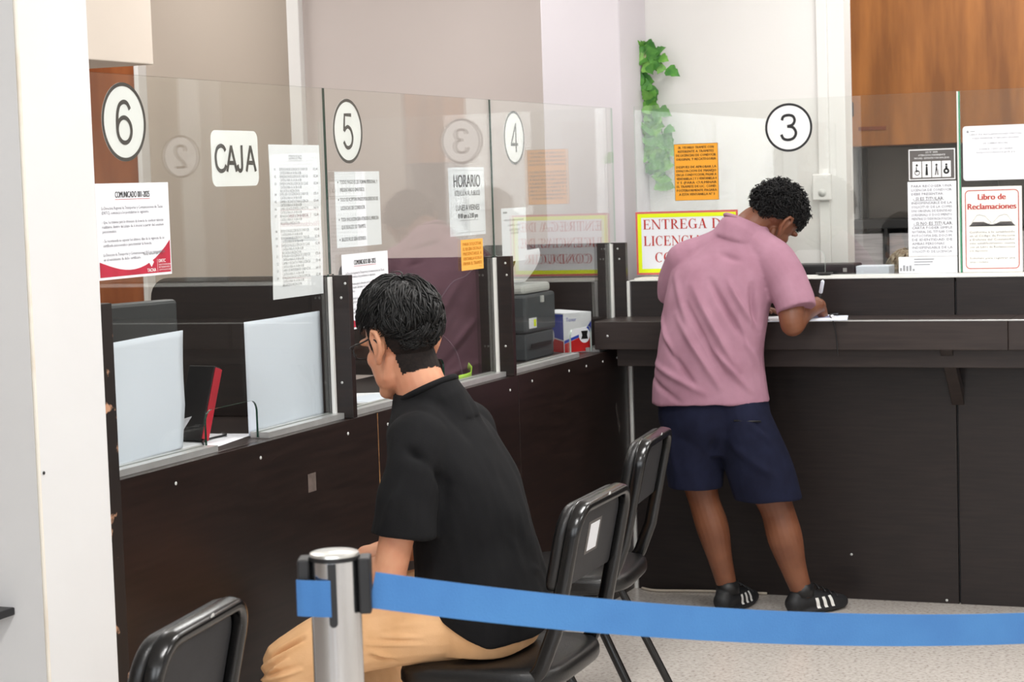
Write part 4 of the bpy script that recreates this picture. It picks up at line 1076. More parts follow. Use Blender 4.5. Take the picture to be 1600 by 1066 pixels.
# cupboard, dark window wall and shelf in the service office
t = thing('wall_cupboard', 'orange-brown wooden wall cupboard above the service counter', 'cupboard', (1.3, 1.65, 1.73))
YC = 1.5
boxo('carcass', (.556, YC + .021, 1.722), (1.652, YC + .25, 2.95), 'wood_edge', t, .002)
boxo('door', (.5655, YC, 1.725), (1.648, YC + .02, 2.94), 'wood', t, .002)
boxo('side_edge', (.552, YC - .002, 1.72), (.565, YC + .02, 2.95), 'black_plastic', t, .001)
boxo('handle', (.585, YC - .02, 1.86), (.60, YC - .0005, 1.925), 'black_plastic', t, .003)
boxo('pull_slot', (.62, YC - .004, 1.795), (.745, YC - .0003, 1.812), 'wood_edge', t, .001)
wp = boxo('window_1', (.56, 1.80, 1.30), (1.65, 1.83, 1.72), mat('dark_pane', (64, 60, 58), .15, spec=.5, rgb2=(92, 86, 80), scale=3)); wp['kind'] = 'structure'
for xx in (.56, .80, 1.16): boxo('window_frame', (xx, 1.77, 1.30), (xx + .035, 1.799, 1.72), 'black_plastic', wp, .002)
t = thing('pigeonhole_shelf', 'dark pigeonhole shelf stacked with white papers behind the clerk', 'shelf', (.9, 1.45, 0))
boxo('top_board', (.56, 1.42, 1.352), (1.50, 1.78, 1.392), 'black_plastic', t, .003)
for xx in (.56, .745, .905, 1.065, 1.225, 1.385): boxo('divider_board', (xx, 1.42, .7), (xx + (.03 if xx < .6 else .014), 1.78, 1.3515), 'wood_edge' if xx < .6 else 'black_plastic', t, .001)
boxo('back_board', (.56, 1.781, .7), (1.50, 1.795, 1.39), 'black_plastic', t, 0); boxo('base_board', (.56, 1.42, 0), (1.50, 1.78, .699), 'black_plastic', t, 0)
for i, xx in enumerate((.592, .761, .921, 1.081, 1.241)):
    for k in range(3):
        z0 = .7005 + .212 * k
        o = boxo('paper_stack', (xx, 1.45, z0), (xx + .140, 1.75, z0 + .205), mat('stack_paper', (206, 202, 204), .8, rgb2=(176, 172, 174), scale=30, stretch=(.2, .2, 4)))
        tag(o, ['bottom', 'middle', 'top'][k] + ' white paper stack in the ' + ['leftmost', 'second', 'third', 'fourth', 'rightmost'][i] + ' pigeonhole', 'paper stack', 'paper stacks in the pigeonholes')
b = B(); tube(b, [(.735, .62, 1.20), (.722, .62, 1.27)], .004, 10); tube(b, [(.722, .62, 1.27), (.717, .62, 1.31), (.716, .62, 1.325)], [.010, .011, .006], 10)
# ------------------------------------------------------------------ things on the ledge, floor and walls
LZ = 1.0755
t = thing('form_stack', 'white and blue forms under the hand of the man in pink', 'papers', (.82, -.33, LZ))
build('sheet', box(B(), (-.15, -.105, 0), (.15, .105, .004), Tz(.83, -.372, LZ + .0015, 12)), 'paper_blue', t, bevel=.0006); build('sheet', box(B(), (-.12, -.10, .0042), (.13, .10, .0075), Tz(.81, -.382, LZ + .0015, 20)), 'paper', t, bevel=.0006)
sh = Sheet(Tz(.81, -.382, LZ + .0092, 20) @ V((-.11, -.08, 0)), V((math.cos(R(20)), math.sin(R(20)), 0)), V((0, 0, 1)), None, V((-math.sin(R(20)), math.cos(R(20)), 0)))
for i in range(6): sh.rect('toner_blue', .14, .02 + .024 * i, .22, .030 + .024 * i, .0003)
for m_, lb in sh.layers.items():
    me = bpy.data.meshes.new('printed_boxes'); lb.to_mesh(me); lb.free(); link('printed_boxes', me, m_, t)
b = tube(B(), [(.90, -.20, LZ + .005), (.93, -.30, LZ + .017), (.925, -.40, LZ + .018), (.945, -.434, LZ - .003), (.955, -.431, LZ - .06), (.958, -.43, LZ - .13)], .0022, 6, smooth=6)
tag(build('cord', b, 'black_plastic', None, True), 'thin black pen cord lying over the forms and hanging off the ledge', 'cord')
b = tube(B(), [(.10, -.17, .006), (.16, -.20, .006), (.26, -.185, .006), (.40, -.163, .006), (.6, -.158, .006)], .005, 8, smooth=6)
tag(build('floor_cable', b, 'beige_cable', None, True), 'beige cable lying on the floor along the foot of the counter', 'cable')
b = B(); box(b, (-.10, -4.10, .712), (-.004, -4.0205, .729))
tag(build('wall_bracket', b, 'black_plastic', None, bevel=.003), 'small dark shelf corner at the far left edge of the white column', 'bracket')
t_ = build('column_nail', ell(B(), (.0765, -4.004, 1.02), (.002, .004, .004), sub=2), 'black_plastic', None, True); tag(t_, 'small dark nail in the edge of the white column', 'nail')
# ------------------------------------------------------------------ people
def basis(o, f, upish):
    f = V(f).normalized(); u = V(upish); u = (u - f * u.dot(f)).normalized(); l = u.cross(f)
    return Matrix(((f.x, l.x, u.x, o[0]), (f.y, l.y, u.y, o[1]), (f.z, l.z, u.z, o[2]), (0, 0, 0, 1)))
def head_into(bm, T, k=1.0):
    def e(c, r, rot=None, sub=3):
        ell(bm, T @ (V(c) * k), tuple(x * k for x in r), (T.to_3x3() @ rot) if rot is not None else T.to_3x3(), sub)
    def tb(pts, r): tube(bm, [T @ (V(p) * k) for p in pts], [x * k for x in r], 12, round_ends=True)
    e((-.012, 0, .035), (.094, .074, .088)); e((.012, 0, .02), (.078, .068, .085))
    e((.034, 0, -.045), (.057, .062, .072)); e((.062, 0, -.103), (.026, .030, .022))
    for s in (-1, 1):
        e((.028, s * .036, -.070), (.040, .026, .038))
        tb([(-.006, s * .050, -.040), (.014, s * .048, -.078), (.055, s * .028, -.104)], [.012, .015, .018])
        e((.052, s * .036, -.028), (.027, .026, .026)); e((.078, s * .034, .018), (.014, .026, .010))
        # ear
        tb([(.004, s * .077, -.036), (-.004, s * .083, -.012), (-.004, s * .087, .012), (-.014, s * .090, .026), (-.028, s * .091, .020), (-.032, s * .089, -.002), (-.022, s * .083, -.022), (-.006, s * .079, -.038), (.002, s * .076, -.044)], [.0055, .0055, .006, .006, .006, .006, .006, .007, .007])
        e((-.012, s * .076, -.006), (.018, .010, .028))
    tb([(.086, 0, .012), (.098, 0, -.012), (.110, 0, -.034), (.102, 0, -.042)], [.008, .010, .013, .011])
    for s in (-1, 1): e((.096, s * .012, -.041), (.010, .008, .007))
    e((.080, 0, -.066), (.016, .030, .016)); tb([(.086, -.022, -.067), (.095, 0, -.063), (.086, .022, -.067)], [.005, .0075, .005]); tb([(.084, -.018, -.075), (.093, 0, -.077), (.084, .018, -.075)], [.005, .008, .005])
def eyes_for(root, T, k=1.0):
    for s in (-1, 1):
        b = B(); ell(b, T @ (V((.0675, s * .029, .001)) * k), (.011 * k,) * 3, None, 2); build('eye', b, 'eye_white', root, True)
def hand_into(bm, w, d, pn, side, curl=.5, k=1.0, pinch=False):
    d = V(d).normalized(); pn = V(pn); pn = (pn - d * pn.dot(d)).normalized(); t = d.cross(pn).normalized() * side; w = V(w)
    tube(bm, [w - d * .02, w + d * .015], [.026 * k, .027 * k], 12, round_ends=True)
    Rm = Matrix((d, t, pn)).transposed()
    ell(bm, w + d * .05 * k, (.052 * k, .040 * k, .017 * k), Rm); ell(bm, w + d * .035 * k + t * .022 * k + pn * .006, (.032 * k, .018 * k, .016 * k), Rm)
    for i, (off, ln, rad) in enumerate(((.028, .074, .0092), (.0095, .082, .0094), (-.009, .076, .0090), (-.027, .060, .0080))):
        p = w + d * (.086 - .006 * abs(i - 1)) * k + t * off * k; pts = [p - d * .02 * k, p]; a = curl * (.5 if pinch and i == 0 else .55) ; ang = a
        for fr in (.45, .32, .25):
            dd = d * math.cos(ang) + pn * math.sin(ang) + t * (.10 * (1.5 - i) * .4)
            p = p + dd.normalized() * ln * fr * k; pts.append(p); ang += curl * (.9 + .08 * i)
        tube(bm, pts, [rad * k, rad * k, rad * .98 * k, rad * .9 * k, rad * .8 * k], 10, round_ends=True)
    p = w + d * .025 * k + t * .030 * k + pn * .006
    q = p + (d * .6 + t * .65 + pn * .35).normalized() * .042 * k; r_ = q + (d * .8 + t * (.05 if pinch else .25) + pn * (.6 if pinch else .3)).normalized() * .034 * k
    tube(bm, [p, q, r_], [.0125 * k, .0105 * k, .0085 * k], 10, round_ends=True)
def limb(bm, pts, r, n=5, seg=20, ends=True): return tube(bm, pts, r, seg, smooth=n, round_ends=ends)
def sleeve(bm, pts, r, n=5, seg=22):
    ell(bm, pts[0], (r[0],) * 3); return tube(bm, pts, r, seg, smooth=n)
def mesh_child(name, me, m, root): return link(name, me, m, root)
SCALP = [(0, .42), (40, .40), (62, .28), (80, .02), (95, -.10), (115, -.34), (150, -.62), (180, -.66)]
def scalp(az):
    """hairline height (unit-sphere z) for azimuth from the face"""
    a = abs(az)
    ks = SCALP
    for (a0, v0), (a1, v1) in zip(ks[:-1], ks[1:]):
        if a <= a1: return v0 + (v1 - v0) * (a - a0) / (a1 - a0)
    return ks[-1][1]
def cap_into(bm, T, c, rad, low=.0, n1=.004):
    g = bmesh.ops.create_icosphere(bm, subdivisions=5, radius=1)
    for v in g['verts']:
        d = v.co.copy(); az = math.degrees(math.atan2(d.y, d.x)); m = d.z - (scalp(az) + low)
        k = 1.0 if m > .12 else max(.80, 1 - .20 * (1 - (m + .05) / .17) if m < .12 else 1)
        v.co = T @ (V(c) + V((d.x * rad[0], d.y * rad[1], d.z * rad[2])) * k)
def sphere_dir(rnd):
    z = rnd.uniform(-1, 1); a = rnd.uniform(0, 2 * PI); r = math.sqrt(1 - z * z); return V((r * math.cos(a), r * math.sin(a), z))
def hairstrands(T, c, rad, N, rnd, crown=V((-.45, .1, .9)), length=.06, fringe=1.35, w=.0042, lift=.12, low=0, tuft=1):
    b = B(); crown = crown.normalized(); done = 0
    while done < N:
        if done % tuft == 0 or tuft == 1: d0 = sphere_dir(rnd); jt = V((rnd.gauss(0, .34), rnd.gauss(0, .34), rnd.gauss(0, .22))); lt = rnd.uniform(.2, 1.3)
        d = (d0 + V((rnd.gauss(0, 1), rnd.gauss(0, 1), rnd.gauss(0, 1))) * (.07 if tuft > 1 else 0)).normalized(); az = math.degrees(math.atan2(d.y, d.x))
        m = d.z - scalp(az) - low
        if m < .02:
            if tuft > 1 and done % tuft: done += 1
            elif tuft > 1: pass
            continue
        done += 1
        front = max(0, math.cos(math.radians(az)))
        L = length * rnd.uniform(.7, 1.25) * (1 + (fringe - 1) * front) * (.45 + .55 * min(1, m / .5) if front < .3 else 1)
        steps = 6; p = d.copy(); pts = []; lf = lift * (lt * .75 + rnd.uniform(.05, .35)) * min(1, .1 + m)
        jit = jt + V((rnd.gauss(0, .08), rnd.gauss(0, .08), rnd.gauss(0, .06)))
        for i in range(steps + 1):
            q = i / steps
            base = V(c) + V((p.x * rad[0], p.y * rad[1], p.z * rad[2])) * (1 + lf * math.sin(PI * min(1, .15 + .7 * q)) * .6 + rnd.uniform(-.006, .006))
            pts.append(T @ base)
            fl = p - crown * p.dot(crown)
            fl = fl.normalized() if fl.length > .05 else V((1, 0, 0))
            fl = (fl + jit + V((.28 * front, 0, -.25 * q))).normalized(); fl = fl - p * fl.dot(p)
            p = (p + fl * (L / steps / .10)).normalized()
        ww = w * rnd.uniform(.6, 1.2)
        tube(b, pts, [ww * .9, ww, ww, ww * .9, ww * .7, ww * .45, ww * .1], 5, flat=(1, .45))
    return b
def curls(T, c, rad, N, rnd, low=0, size=1.0):
    b = B(); done = 0
    while done < N:
        d = sphere_dir(rnd); az = math.degrees(math.atan2(d.y, d.x)); m = d.z - scalp(az) - low
        if m < .0: continue
        done += 1
        n = V((d.x / rad[0], d.y / rad[1], d.z / rad[2])).normalized()
        s = n.cross(V((rnd.gauss(0, 1), rnd.gauss(0, 1), rnd.gauss(0, 1)))).normalized(); t = n.cross(s)
        base = V(c) + V((d.x * rad[0], d.y * rad[1], d.z * rad[2])) * rnd.uniform(.93, 1.0)
        r = rnd.uniform(.0045, .0085) * size; h = rnd.uniform(.006, .026) * size * min(1, .3 + m * 1.2); tw = rnd.uniform(1.0, 1.7); ph = rnd.uniform(0, 6)
        pts = []
        for i in range(11):
            q = i / 10; a = ph + tw * 2 * PI * q
            pts.append(T @ (base + n * (h * q) + (s * math.cos(a) + t * math.sin(a)) * r * (1 - .3 * q) + V((0, 0, -.006 * q))))
        tube(b, pts, [.0024] * 8 + [.002, .0015, .0008], 4)
    return b
Zv = V((0, 0, 1))
def wrink(seed, amp, sc):
    def f(p): return amp * noise.noise(V((p.x * sc[0] + seed, p.y * sc[1], p.z * sc[2])))
    return f

# ---- seated man in black
def seated_man():
    root = thing('person', 'man in black T-shirt and tan trousers seated on a black chair, wearing glasses', 'person', (.68, -3.10, 0))
    HT = basis((.506, -3.115, 1.228), (-.897, .438, -.27), (-.25, .12, 1))
    lat, fwd = (0, -1, 0), (-1, 0, 0)
    rows = [(.690, -3.09, .480, .170, .120), (.688, -3.09, .56, .185, .140), (.675, -3.09, .68, .168, .122), (.662, -3.10, .80, .172, .116), (.635, -3.10, .91, .178, .116), (.598, -3.11, .99, .165, .104), (.572, -3.115, 1.05, .115, .085), (.552, -3.12, 1.10, .07, .066)]
    arms = {}
    armL = [(.60, -3.25, .99), (.605, -3.305, .92), (.585, -3.335, .80), (.565, -3.345, .705)]
    armR = [(.60, -2.965, .99), (.598, -2.915, .92), (.565, -2.885, .80), (.54, -2.885, .72)]
    foreL = [(.565, -3.345, .705), (.50, -3.31, .685), (.39, -3.23, .665)]
    foreR = [(.54, -2.885, .72), (.46, -2.92, .69), (.36, -3.0, .675)]
    legL = [(.66, -3.185, .545), (.50, -3.275, .535), (.315, -3.365, .470)]
    shinL = [(.31, -3.368, .465), (.29, -3.37, .30), (.335, -3.36, .09)]
    legR = [(.66, -2.995, .545), (.46, -2.965, .535), (.26, -2.945, .500)]
    shinR = [(.255, -2.945, .495), (.34, -2.94, .30), (.42, -2.935, .09)]
    b = B()
    loft(b, [(x, y, z, a - .015, c - .015) for x, y, z, a, c in rows], lat, fwd)
    limb(b, armL, [.052, .046, .042, .040]); limb(b, foreL, [.041, .041, .028]); limb(b, armR, [.052, .046, .042, .040]); limb(b, foreR, [.041, .041, .028])
    hand_into(b, (.38, -3.22, .66), (-1, .55, -.12), (-.1, 0, -1), -1, .35); hand_into(b, (.35, -3.01, .672), (-1, -.45, -.15), (-.1, 0, -1), 1, .35)
    limb(b, legL, [.078, .072, .055]); limb(b, shinL, [.054, .050, .034]); limb(b, legR, [.078, .072, .055]); limb(b, shinR, [.054, .050, .034])
    for (x, y) in ((.335, -3.36), (.42, -2.935)): limb(b, [(x + .03, y, .05), (x - .04, y, .052), (x - .15, y - .01, .04)], [.034, .036, .03])
    limb(b, [(.575, -3.112, 1.05), (.556, -3.115, 1.11), (.526, -3.117, 1.185)], [.072, .064, .061])
    head_into(b, HT, 1.07)
    me = voxel(b, .0036, 2); mesh_child('body', me, 'skin', root)
    eyes_for(root, HT, 1.07)
    # T-shirt
    b = B()
    loft(b, [(.700, -3.09, .508, .192, .132), (.694, -3.09, .60, .196, .150), (.680, -3.09, .70, .186, .138), (.664, -3.10, .82, .184, .132), (.636, -3.10, .91, .188, .130), (.606, -3.11, .985, .178, .118), (.585, -3.113, 1.045, .136, .098), (.572, -3.115, 1.085, .098, .086), (.566, -3.116, 1.102, .078, .078)], lat, fwd)
    sleeve(b, [(.600, -3.235, .995), (.608, -3.285, .93), (.602, -3.322, .85), (.597, -3.332, .785)], [.078, .075, .073, .078])
    sleeve(b, [(.604, -2.985, .995), (.60, -2.925, .93), (.58, -2.89, .85), (.57, -2.885, .785)], [.078, .075, .073, .078])
    for yy in (-3.225, -2.995): limb(b, [(.590, -3.112, 1.050), (.600, yy, .998)], [.076, .074])
    tube(b, [(.600, -3.112, .97), (.596, -3.113, 1.03), (.582, -3.114, 1.075), (.566, -3.116, 1.108)], [.05, .098, .092, .080], 24)
    F = [(V((.60, -3.36, 1.02)), V((.70, -3.28, .90)), .012, -.010), (V((.66, -3.3, .97)), V((.69, -3.25, .80)), .014, -.013), (V((.70, -3.25, .86)), V((.80, -3.15, .74)), .012, .008),
         (V((.72, -3.24, .70)), V((.84, -3.05, .66)), .014, .007), (V((.70, -3.25, .62)), V((.84, -3.05, .60)), .012, -.007), (V((.62, -3.38, .93)), V((.58, -3.40, .82)), .012, .006), (V((.66, -3.38, .90)), V((.66, -3.39, .80)), .010, -.006), (V((.64, -3.05, 1.10)), V((.76, -3.1, .98)), .02, .005), (V((.70, -3.26, .78)), V((.78, -3.20, .55)), .014, .008), (V((.6, -3.2, 1.1)), V((.72, -3.18, 1.0)), .018, -.005)]
    wn = wrink(3, .006, (7, 7, 9)); w2 = wrink(9, .0025, (22, 22, 14))
    def dsp(p, n): return wn(p) * 1.2 + w2(p) * 1.3 + 1.6 * sum(fold(p, *f) for f in F)
    tm = voxel(b, .0055, 3, dsp)
    for v in tm.vertices:
        if v.co.z < .67: v.co.z += min(1, (.67 - v.co.z) / .13) * max(0, min(.11, (.77 - v.co.x) * .55))
    sh_ = mesh_child('t_shirt', tm, 'black_shirt', root)
    # collar band
    b = B(); pts = []
    for k in range(26):
        a = 2 * PI * k / 26; pts.append(V((.567, -3.116, 1.106)) + V((-.9, 0, -.42)).normalized() * (.079 * math.cos(a)) + V((0, 1, 0)) * (.077 * math.sin(a)))
    tube(b, pts, .008, 8, True); build('collar', b, 'black_shirt', sh_, True)
    # trousers
    b = B()
    loft(b, [(.690, -3.09, .475, .165, .115), (.690, -3.09, .53, .185, .140), (.685, -3.09, .60, .180, .134), (.678, -3.09, .64, .170, .122)], lat, fwd)
    limb(b, [(.65, -3.180, .545), (.50, -3.270, .540), (.39, -3.33, .512), (.312, -3.368, .468)], [.094, .090, .084, .078]); limb(b, [(.310, -3.368, .462), (.31, -3.366, .30), (.335, -3.36, .12)], [.077, .074, .078])
    limb(b, [(.65, -3.0, .545), (.46, -2.968, .54), (.26, -2.946, .50)], [.094, .090, .076]); limb(b, [(.257, -2.945, .49), (.335, -2.94, .30), (.415, -2.936, .12)], [.077, .074, .078])
    F2 = [(V((0.584, -3.38, 0.581)), V((0.739, -3.38, 0.556)), 0.008, 0.007), (V((0.51, -3.38, 0.529)), V((0.732, -3.38, 0.511)), 0.008, 0.006), (V((0.244, -3.38, 0.464)), V((0.358, -3.38, 0.535)), 0.008, 0.007), (V((0.232, -3.38, 0.433)), V((0.361, -3.38, 0.473)), 0.008, 0.007), (V((0.513, -3.38, 0.498)), V((0.555, -3.38, 0.48)), 0.007, -0.007), (V((0.7, -3.38, 0.55)), V((0.8, -3.38, 0.538)), 0.006, -0.01), (V((0.69, -3.38, 0.562)), V((0.8, -3.38, 0.549)), 0.008, 0.006), (V((0.56, -3.38, 0.561)), V((0.8, -3.38, 0.549)), 0.008, -0.004), (V((0.542, -3.38, 0.545)), V((0.707, -3.38, 0.527)), 0.008, 0.006), (V((0.284, -3.38, 0.499)), V((0.364, -3.38, 0.543)), 0.007, -0.006), (V((0.26, -3.38, 0.45)), V((0.33, -3.38, 0.5)), 0.006, 0.005), (V((0.45, -3.38, 0.59)), V((0.49, -3.38, 0.53)), 0.009, -0.006), (V((0.42, -3.38, 0.55)), V((0.47, -3.38, 0.5)), 0.008, 0.005)]
    wn3 = wrink(5, .006, (8, 8, 8))
    tr = mesh_child('trousers', voxel(b, .0042, 2, lambda p, n: wn3(p) + (1.9 * sum(fold(V((p.x, -3.38, p.z)), f[0], f[1], f[2] * .62, f[3]) - .6 * fold(V((p.x, -3.38, p.z - .011)), f[0], f[1], f[2] * .7, f[3]) for f in F2) * max(0, min(1, -n.y * 1.5 + .3)) * max(0, min(1, (.63 - p.x) / .09)) if p.y < -3.15 else 0)), 'khaki', root)
    tube_ = B(); tube_.free()
    # shoes
    for (x, y) in ((.335, -3.36), (.42, -2.935)):
        b = B(); limb(b, [(x + .05, y, .055), (x - .03, y, .06), (x - .17, y - .01, .042)], [.042, .047, .038]); ell(b, (x - .06, y, .016), (.14, .048, .016))
        mesh_child('shoe', voxel(b, .006, 2), 'shoe_black', root)
    # hair: cap and strands
    global SCALP
    SCALP = [(0, .36), (40, .34), (60, .22), (78, .04), (95, -.12), (112, -.45), (135, -.72), (180, -.76)]
    c, rad = (-.004, 0, .044), (.116, .089, .105)
    b = B(); cap_into(b, HT, c, rad); cp = mesh_child('hair', voxel(b, .004, 2, lambda p, n: .004 * noise.noise(p * 60)), 'hair_black', root)
    rnd = random.Random(4)
    build('hair_strands', hairstrands(HT, c, (.118, .091, .109), 3600, rnd, length=.072, fringe=1.45, lift=.22, w=.0030, tuft=8), 'hair_black', cp, True)
    # short clipped hair on the nape and sideburns: skin faces lifted a little
    inv = HT.inverted(); bb = B(); mp = {}
    for pl in me.polygons:
        L = [inv @ me.vertices[i].co for i in pl.vertices]; q = sum(L, V()) / len(L)
        edge = .004 * noise.noise(q * 90)
        nape = q.x < -.030 + edge and q.z > -.088 - (q.x + .03) * .10 + edge and q.z < .06 and abs(q.y) < .081
        burn = .006 + edge < q.x < .030 and abs(q.y) > .05 and -.022 + edge < q.z < .06 and abs(q.y) < .079
        if nape or burn:
            f_ = []
            for i in pl.vertices:
                if i not in mp:
                    l = inv @ me.vertices[i].co; k = max(0, min(1, (l.z + .085) / .06))
                    mp[i] = bb.verts.new(me.vertices[i].co + me.vertices[i].normal * (.0008 + .006 * k))
                f_.append(mp[i])
            bb.faces.new(f_)
    build('clipped_hair', bb, 'hair_fade', cp, True)
    # glasses
    g = B()
    for s in (-1, 1):
        lens = [HT @ V((.114 - .006 * abs(math.cos(2 * PI * k / 28)) * (1 if s * math.cos(2 * PI * k / 28) > 0 else 0), s * .039 + .030 * pw_(math.cos(2 * PI * k / 28), .6), .002 + .019 * pw_(math.sin(2 * PI * k / 28), .6))) for k in range(28)]
        tube(g, lens, .0022, 8, True)
        tube(g, [HT @ V(p) for p in ((.108, s * .069, .010), (.098, s * .083, .012), (.04, s * .088, .012), (-.004, s * .092, .012), (-.028, s * .090, -.012))], .0021, 8, smooth=3)
    tube(g, [HT @ V(p) for p in ((.114, -.009, .006), (.117, 0, .010), (.114, .009, .006))], .002, 8)
    gl = build('eyeglasses', g, 'black_plastic', root, True)
    for s in (-1, 1):
        b = B(); v = [b.verts.new(HT @ V((.1125, s * .039 + .0285 * pw_(math.cos(2 * PI * k / 28), .6), .002 + .0175 * pw_(math.sin(2 * PI * k / 28), .6)))) for k in range(28)]
        w_ = [b.verts.new(HT @ V((.1140, s * .039 + .0285 * pw_(math.cos(2 * PI * k / 28), .6), .002 + .0175 * pw_(math.sin(2 * PI * k / 28), .6)))) for k in range(28)]
        rings(b, [v, w_]); build('lens', b, 'lens', gl)
    return root

# ---- standing man in pink
def standing_man():
    root = thing('person', 'man in faded pink T-shirt and navy shorts standing bent over the ledge, writing', 'person', (.62, -.52, 0))
    HT = basis((.724, -.402, 1.445), (.27, .72, -.72), (.46, .26, .76))
    lat, fwd = (.97, .24, 0), (-.24, .97, 0)
    b = B()
    rows = [(.530, -.585, .70, .175, .125), (.532, -.59, .80, .178, .118), (.528, -.595, .90, .168, .108), (.542, -.58, 1.02, .155, .095), (.560, -.56, 1.13, .158, .095), (.575, -.54, 1.23, .165, .095), (.592, -.505, 1.31, .165, .098), (.618, -.475, 1.37, .11, .075), (.635, -.455, 1.41, .066, .060)]
    loft(b, rows, lat, fwd)
    armR = [(.765, -.505, 1.285), (.815, -.555, 1.20), (.835, -.60, 1.10), (.838, -.60, 1.075)]
    foreR = [(.838, -.598, 1.078), (.850, -.52, 1.115), (.878, -.40, 1.128)]
    armL = [(.415, -.53, 1.29), (.375, -.50, 1.20), (.372, -.47, 1.125)]
    foreL = [(.372, -.47, 1.125), (.43, -.40, 1.12), (.55, -.335, 1.118)]
    limb(b, armR, [.056, .053, .046, .043]); limb(b, foreR, [.045, .044, .029]); limb(b, armL, [.054, .049, .044]); limb(b, foreL, [.043, .042, .028])
    hand_into(b, (.880, -.392, 1.128), (-.06, 1, -.16), (-1, -.1, -.5), -1, .85, 1.04, True)
    hand_into(b, (.56, -.332, 1.118), (1, .25, -.04), (0, 0, -1), 1, .16, .95)
    legL = [(.445, -.585, .72), (.455, -.565, .58), (.470, -.535, .44), (.500, -.52, .32), (.520, -.50, .20), (.540, -.475, .08)]
    legR = [(.635, -.575, .72), (.685, -.555, .56), (.738, -.515, .41), (.768, -.505, .29), (.790, -.480, .18), (.818, -.455, .07)]
    limb(b, legL, [.095, .080, .058, .060, .045, .036]); limb(b, legR, [.095, .082, .062, .064, .048, .037])
    fL = V((.25, .97, 0)).normalized(); fR = V((.62, .78, 0)).normalized()
    for a, f in ((V((.540, -.475, .05)), fL), (V((.818, -.455, .05)), fR)):
        limb(b, [a - f * .028 - Zv * .005, a + f * .05 - Zv * .015, a + f * .13 - Zv * .025], [.028, .020, .014])
    limb(b, [(.625, -.47, 1.37), (.655, -.448, 1.425), (.695, -.42, 1.452)], [.066, .062, .060])
    head_into(b, HT, 1.04)
    mesh_child('body', voxel(b, .0036, 2), 'skin_brown', root)
    eyes_for(root, HT, 1.04)
    # T-shirt
    b = B()
    loft(b, [(.528, -.60, .795, .213, .142), (.526, -.60, .86, .205, .138), (.530, -.60, .96, .194, .130), (.545, -.585, 1.07, .193, .132), (.562, -.56, 1.18, .197, .132), (.582, -.525, 1.275, .196, .122), (.604, -.495, 1.345, .155, .100), (.630, -.468, 1.400, .100, .082), (.642, -.455, 1.425, .078, .074)], lat, fwd)
    sleeve(b, [(.745, -.51, 1.290), (.800, -.545, 1.22), (.835, -.575, 1.165), (.85, -.588, 1.125)], [.082, .079, .074, .073])
    sleeve(b, [(.43, -.525, 1.295), (.388, -.51, 1.225), (.378, -.49, 1.165)], [.080, .074, .070])
    limb(b, [(.625, -.475, 1.375), (.45, -.52, 1.305)], [.078, .078]); limb(b, [(.64, -.475, 1.375), (.74, -.505, 1.30)], [.078, .080])
    tube(b, [(.600, -.48, 1.30), (.615, -.475, 1.37), (.630, -.466, 1.402), (.643, -.457, 1.430)], [.05, .108, .100, .082], 24)
    P3 = lambda x, z, y=-.72: V((x, y, z))
    F = [(P3(.50, 1.22), P3(.66, .92), .016, .011), (P3(.56, 1.24), P3(.70, 1.00), .013, -.011), (P3(.44, 1.12), P3(.60, .86), .015, .010), (P3(.40, 1.02), P3(.52, .86), .013, -.010), (P3(.62, 1.24), P3(.72, 1.06), .012, .009), (P3(.34, .95), P3(.55, .84), .014, .008),
         (P3(.48, 1.16), P3(.62, .90), .011, -.010), (P3(.66, 1.10), P3(.74, .86), .012, .009), (P3(.70, 1.22), P3(.72, 1.05), .012, -.012), (P3(.32, .90), P3(.46, .81), .012, -.007), (P3(.58, 1.33, -.62), P3(.66, 1.30, -.62), .012, -.006), (P3(.55, 1.03), P3(.70, .84), .012, .009), (P3(.42, 1.26), P3(.50, 1.05), .016, .007), (P3(.36, 1.12), P3(.46, .93), .012, .008)]
    wn = wrink(2, .007, (9, 6, 5)); w2 = wrink(8, .0025, (24, 20, 12))
    # flatten the y distance so folds run on the back surface
    def dsp(p, n):
        if n.y > .35: return wn(p)
        q = V((p.x, -.72, p.z)); return wn(p) + w2(p) * 1.2 + 1.5 * sum(fold(q, V((f[0].x, -.72, f[0].z)), V((f[1].x, -.72, f[1].z)), f[2] * .82, f[3] * 1.1) for f in F) * max(0, min(1, -n.y * 1.6 + .2))
    sh_ = mesh_child('t_shirt', voxel(b, .0055, 5, dsp), 'pink_shirt', root)
    b = B(); pts = []
    for k in range(26):
        a = 2 * PI * k / 26; pts.append(V((.643, -.457, 1.428)) + V((.92, .05, -.38)).normalized() * (.082 * math.cos(a)) + V((.18, .92, -.33)).normalized() * (.080 * math.sin(a)))
    tube(b, pts, .008, 8, True); build('collar', b, 'pink_shirt', sh_, True)
    # shorts
    b = B()
    loft(b, [(.545, -.575, .60, .12, .09), (.538, -.582, .68, .185, .130), (.535, -.585, .75, .203, .140), (.532, -.59, .83, .192, .128), (.53, -.592, .86, .186, .122)], lat, fwd)
    loft(b, [(.455, -.575, .478, .102, .108), (.452, -.577, .58, .110, .120), (.452, -.582, .70, .115, .132), (.465, -.585, .80, .11, .120)], lat, fwd, exp=2.1)
    loft(b, [(.722, -.545, .438, .124, .120), (.690, -.557, .56, .125, .130), (.648, -.575, .69, .118, .134), (.61, -.585, .80, .11, .122)], lat, fwd, exp=2.1)
    wn4 = wrink(12, .008, (9, 7, 4))
    F4 = [(V((.58, -.70, .70)), V((.52, -.68, .52)), .014, -.010), (V((.62, -.70, .66)), V((.80, -.66, .52)), .016, .007), (V((.40, -.70, .72)), V((.42, -.68, .52)), .016, .006), (V((.70, -.69, .72)), V((.84, -.62, .60)), .014, .006)]
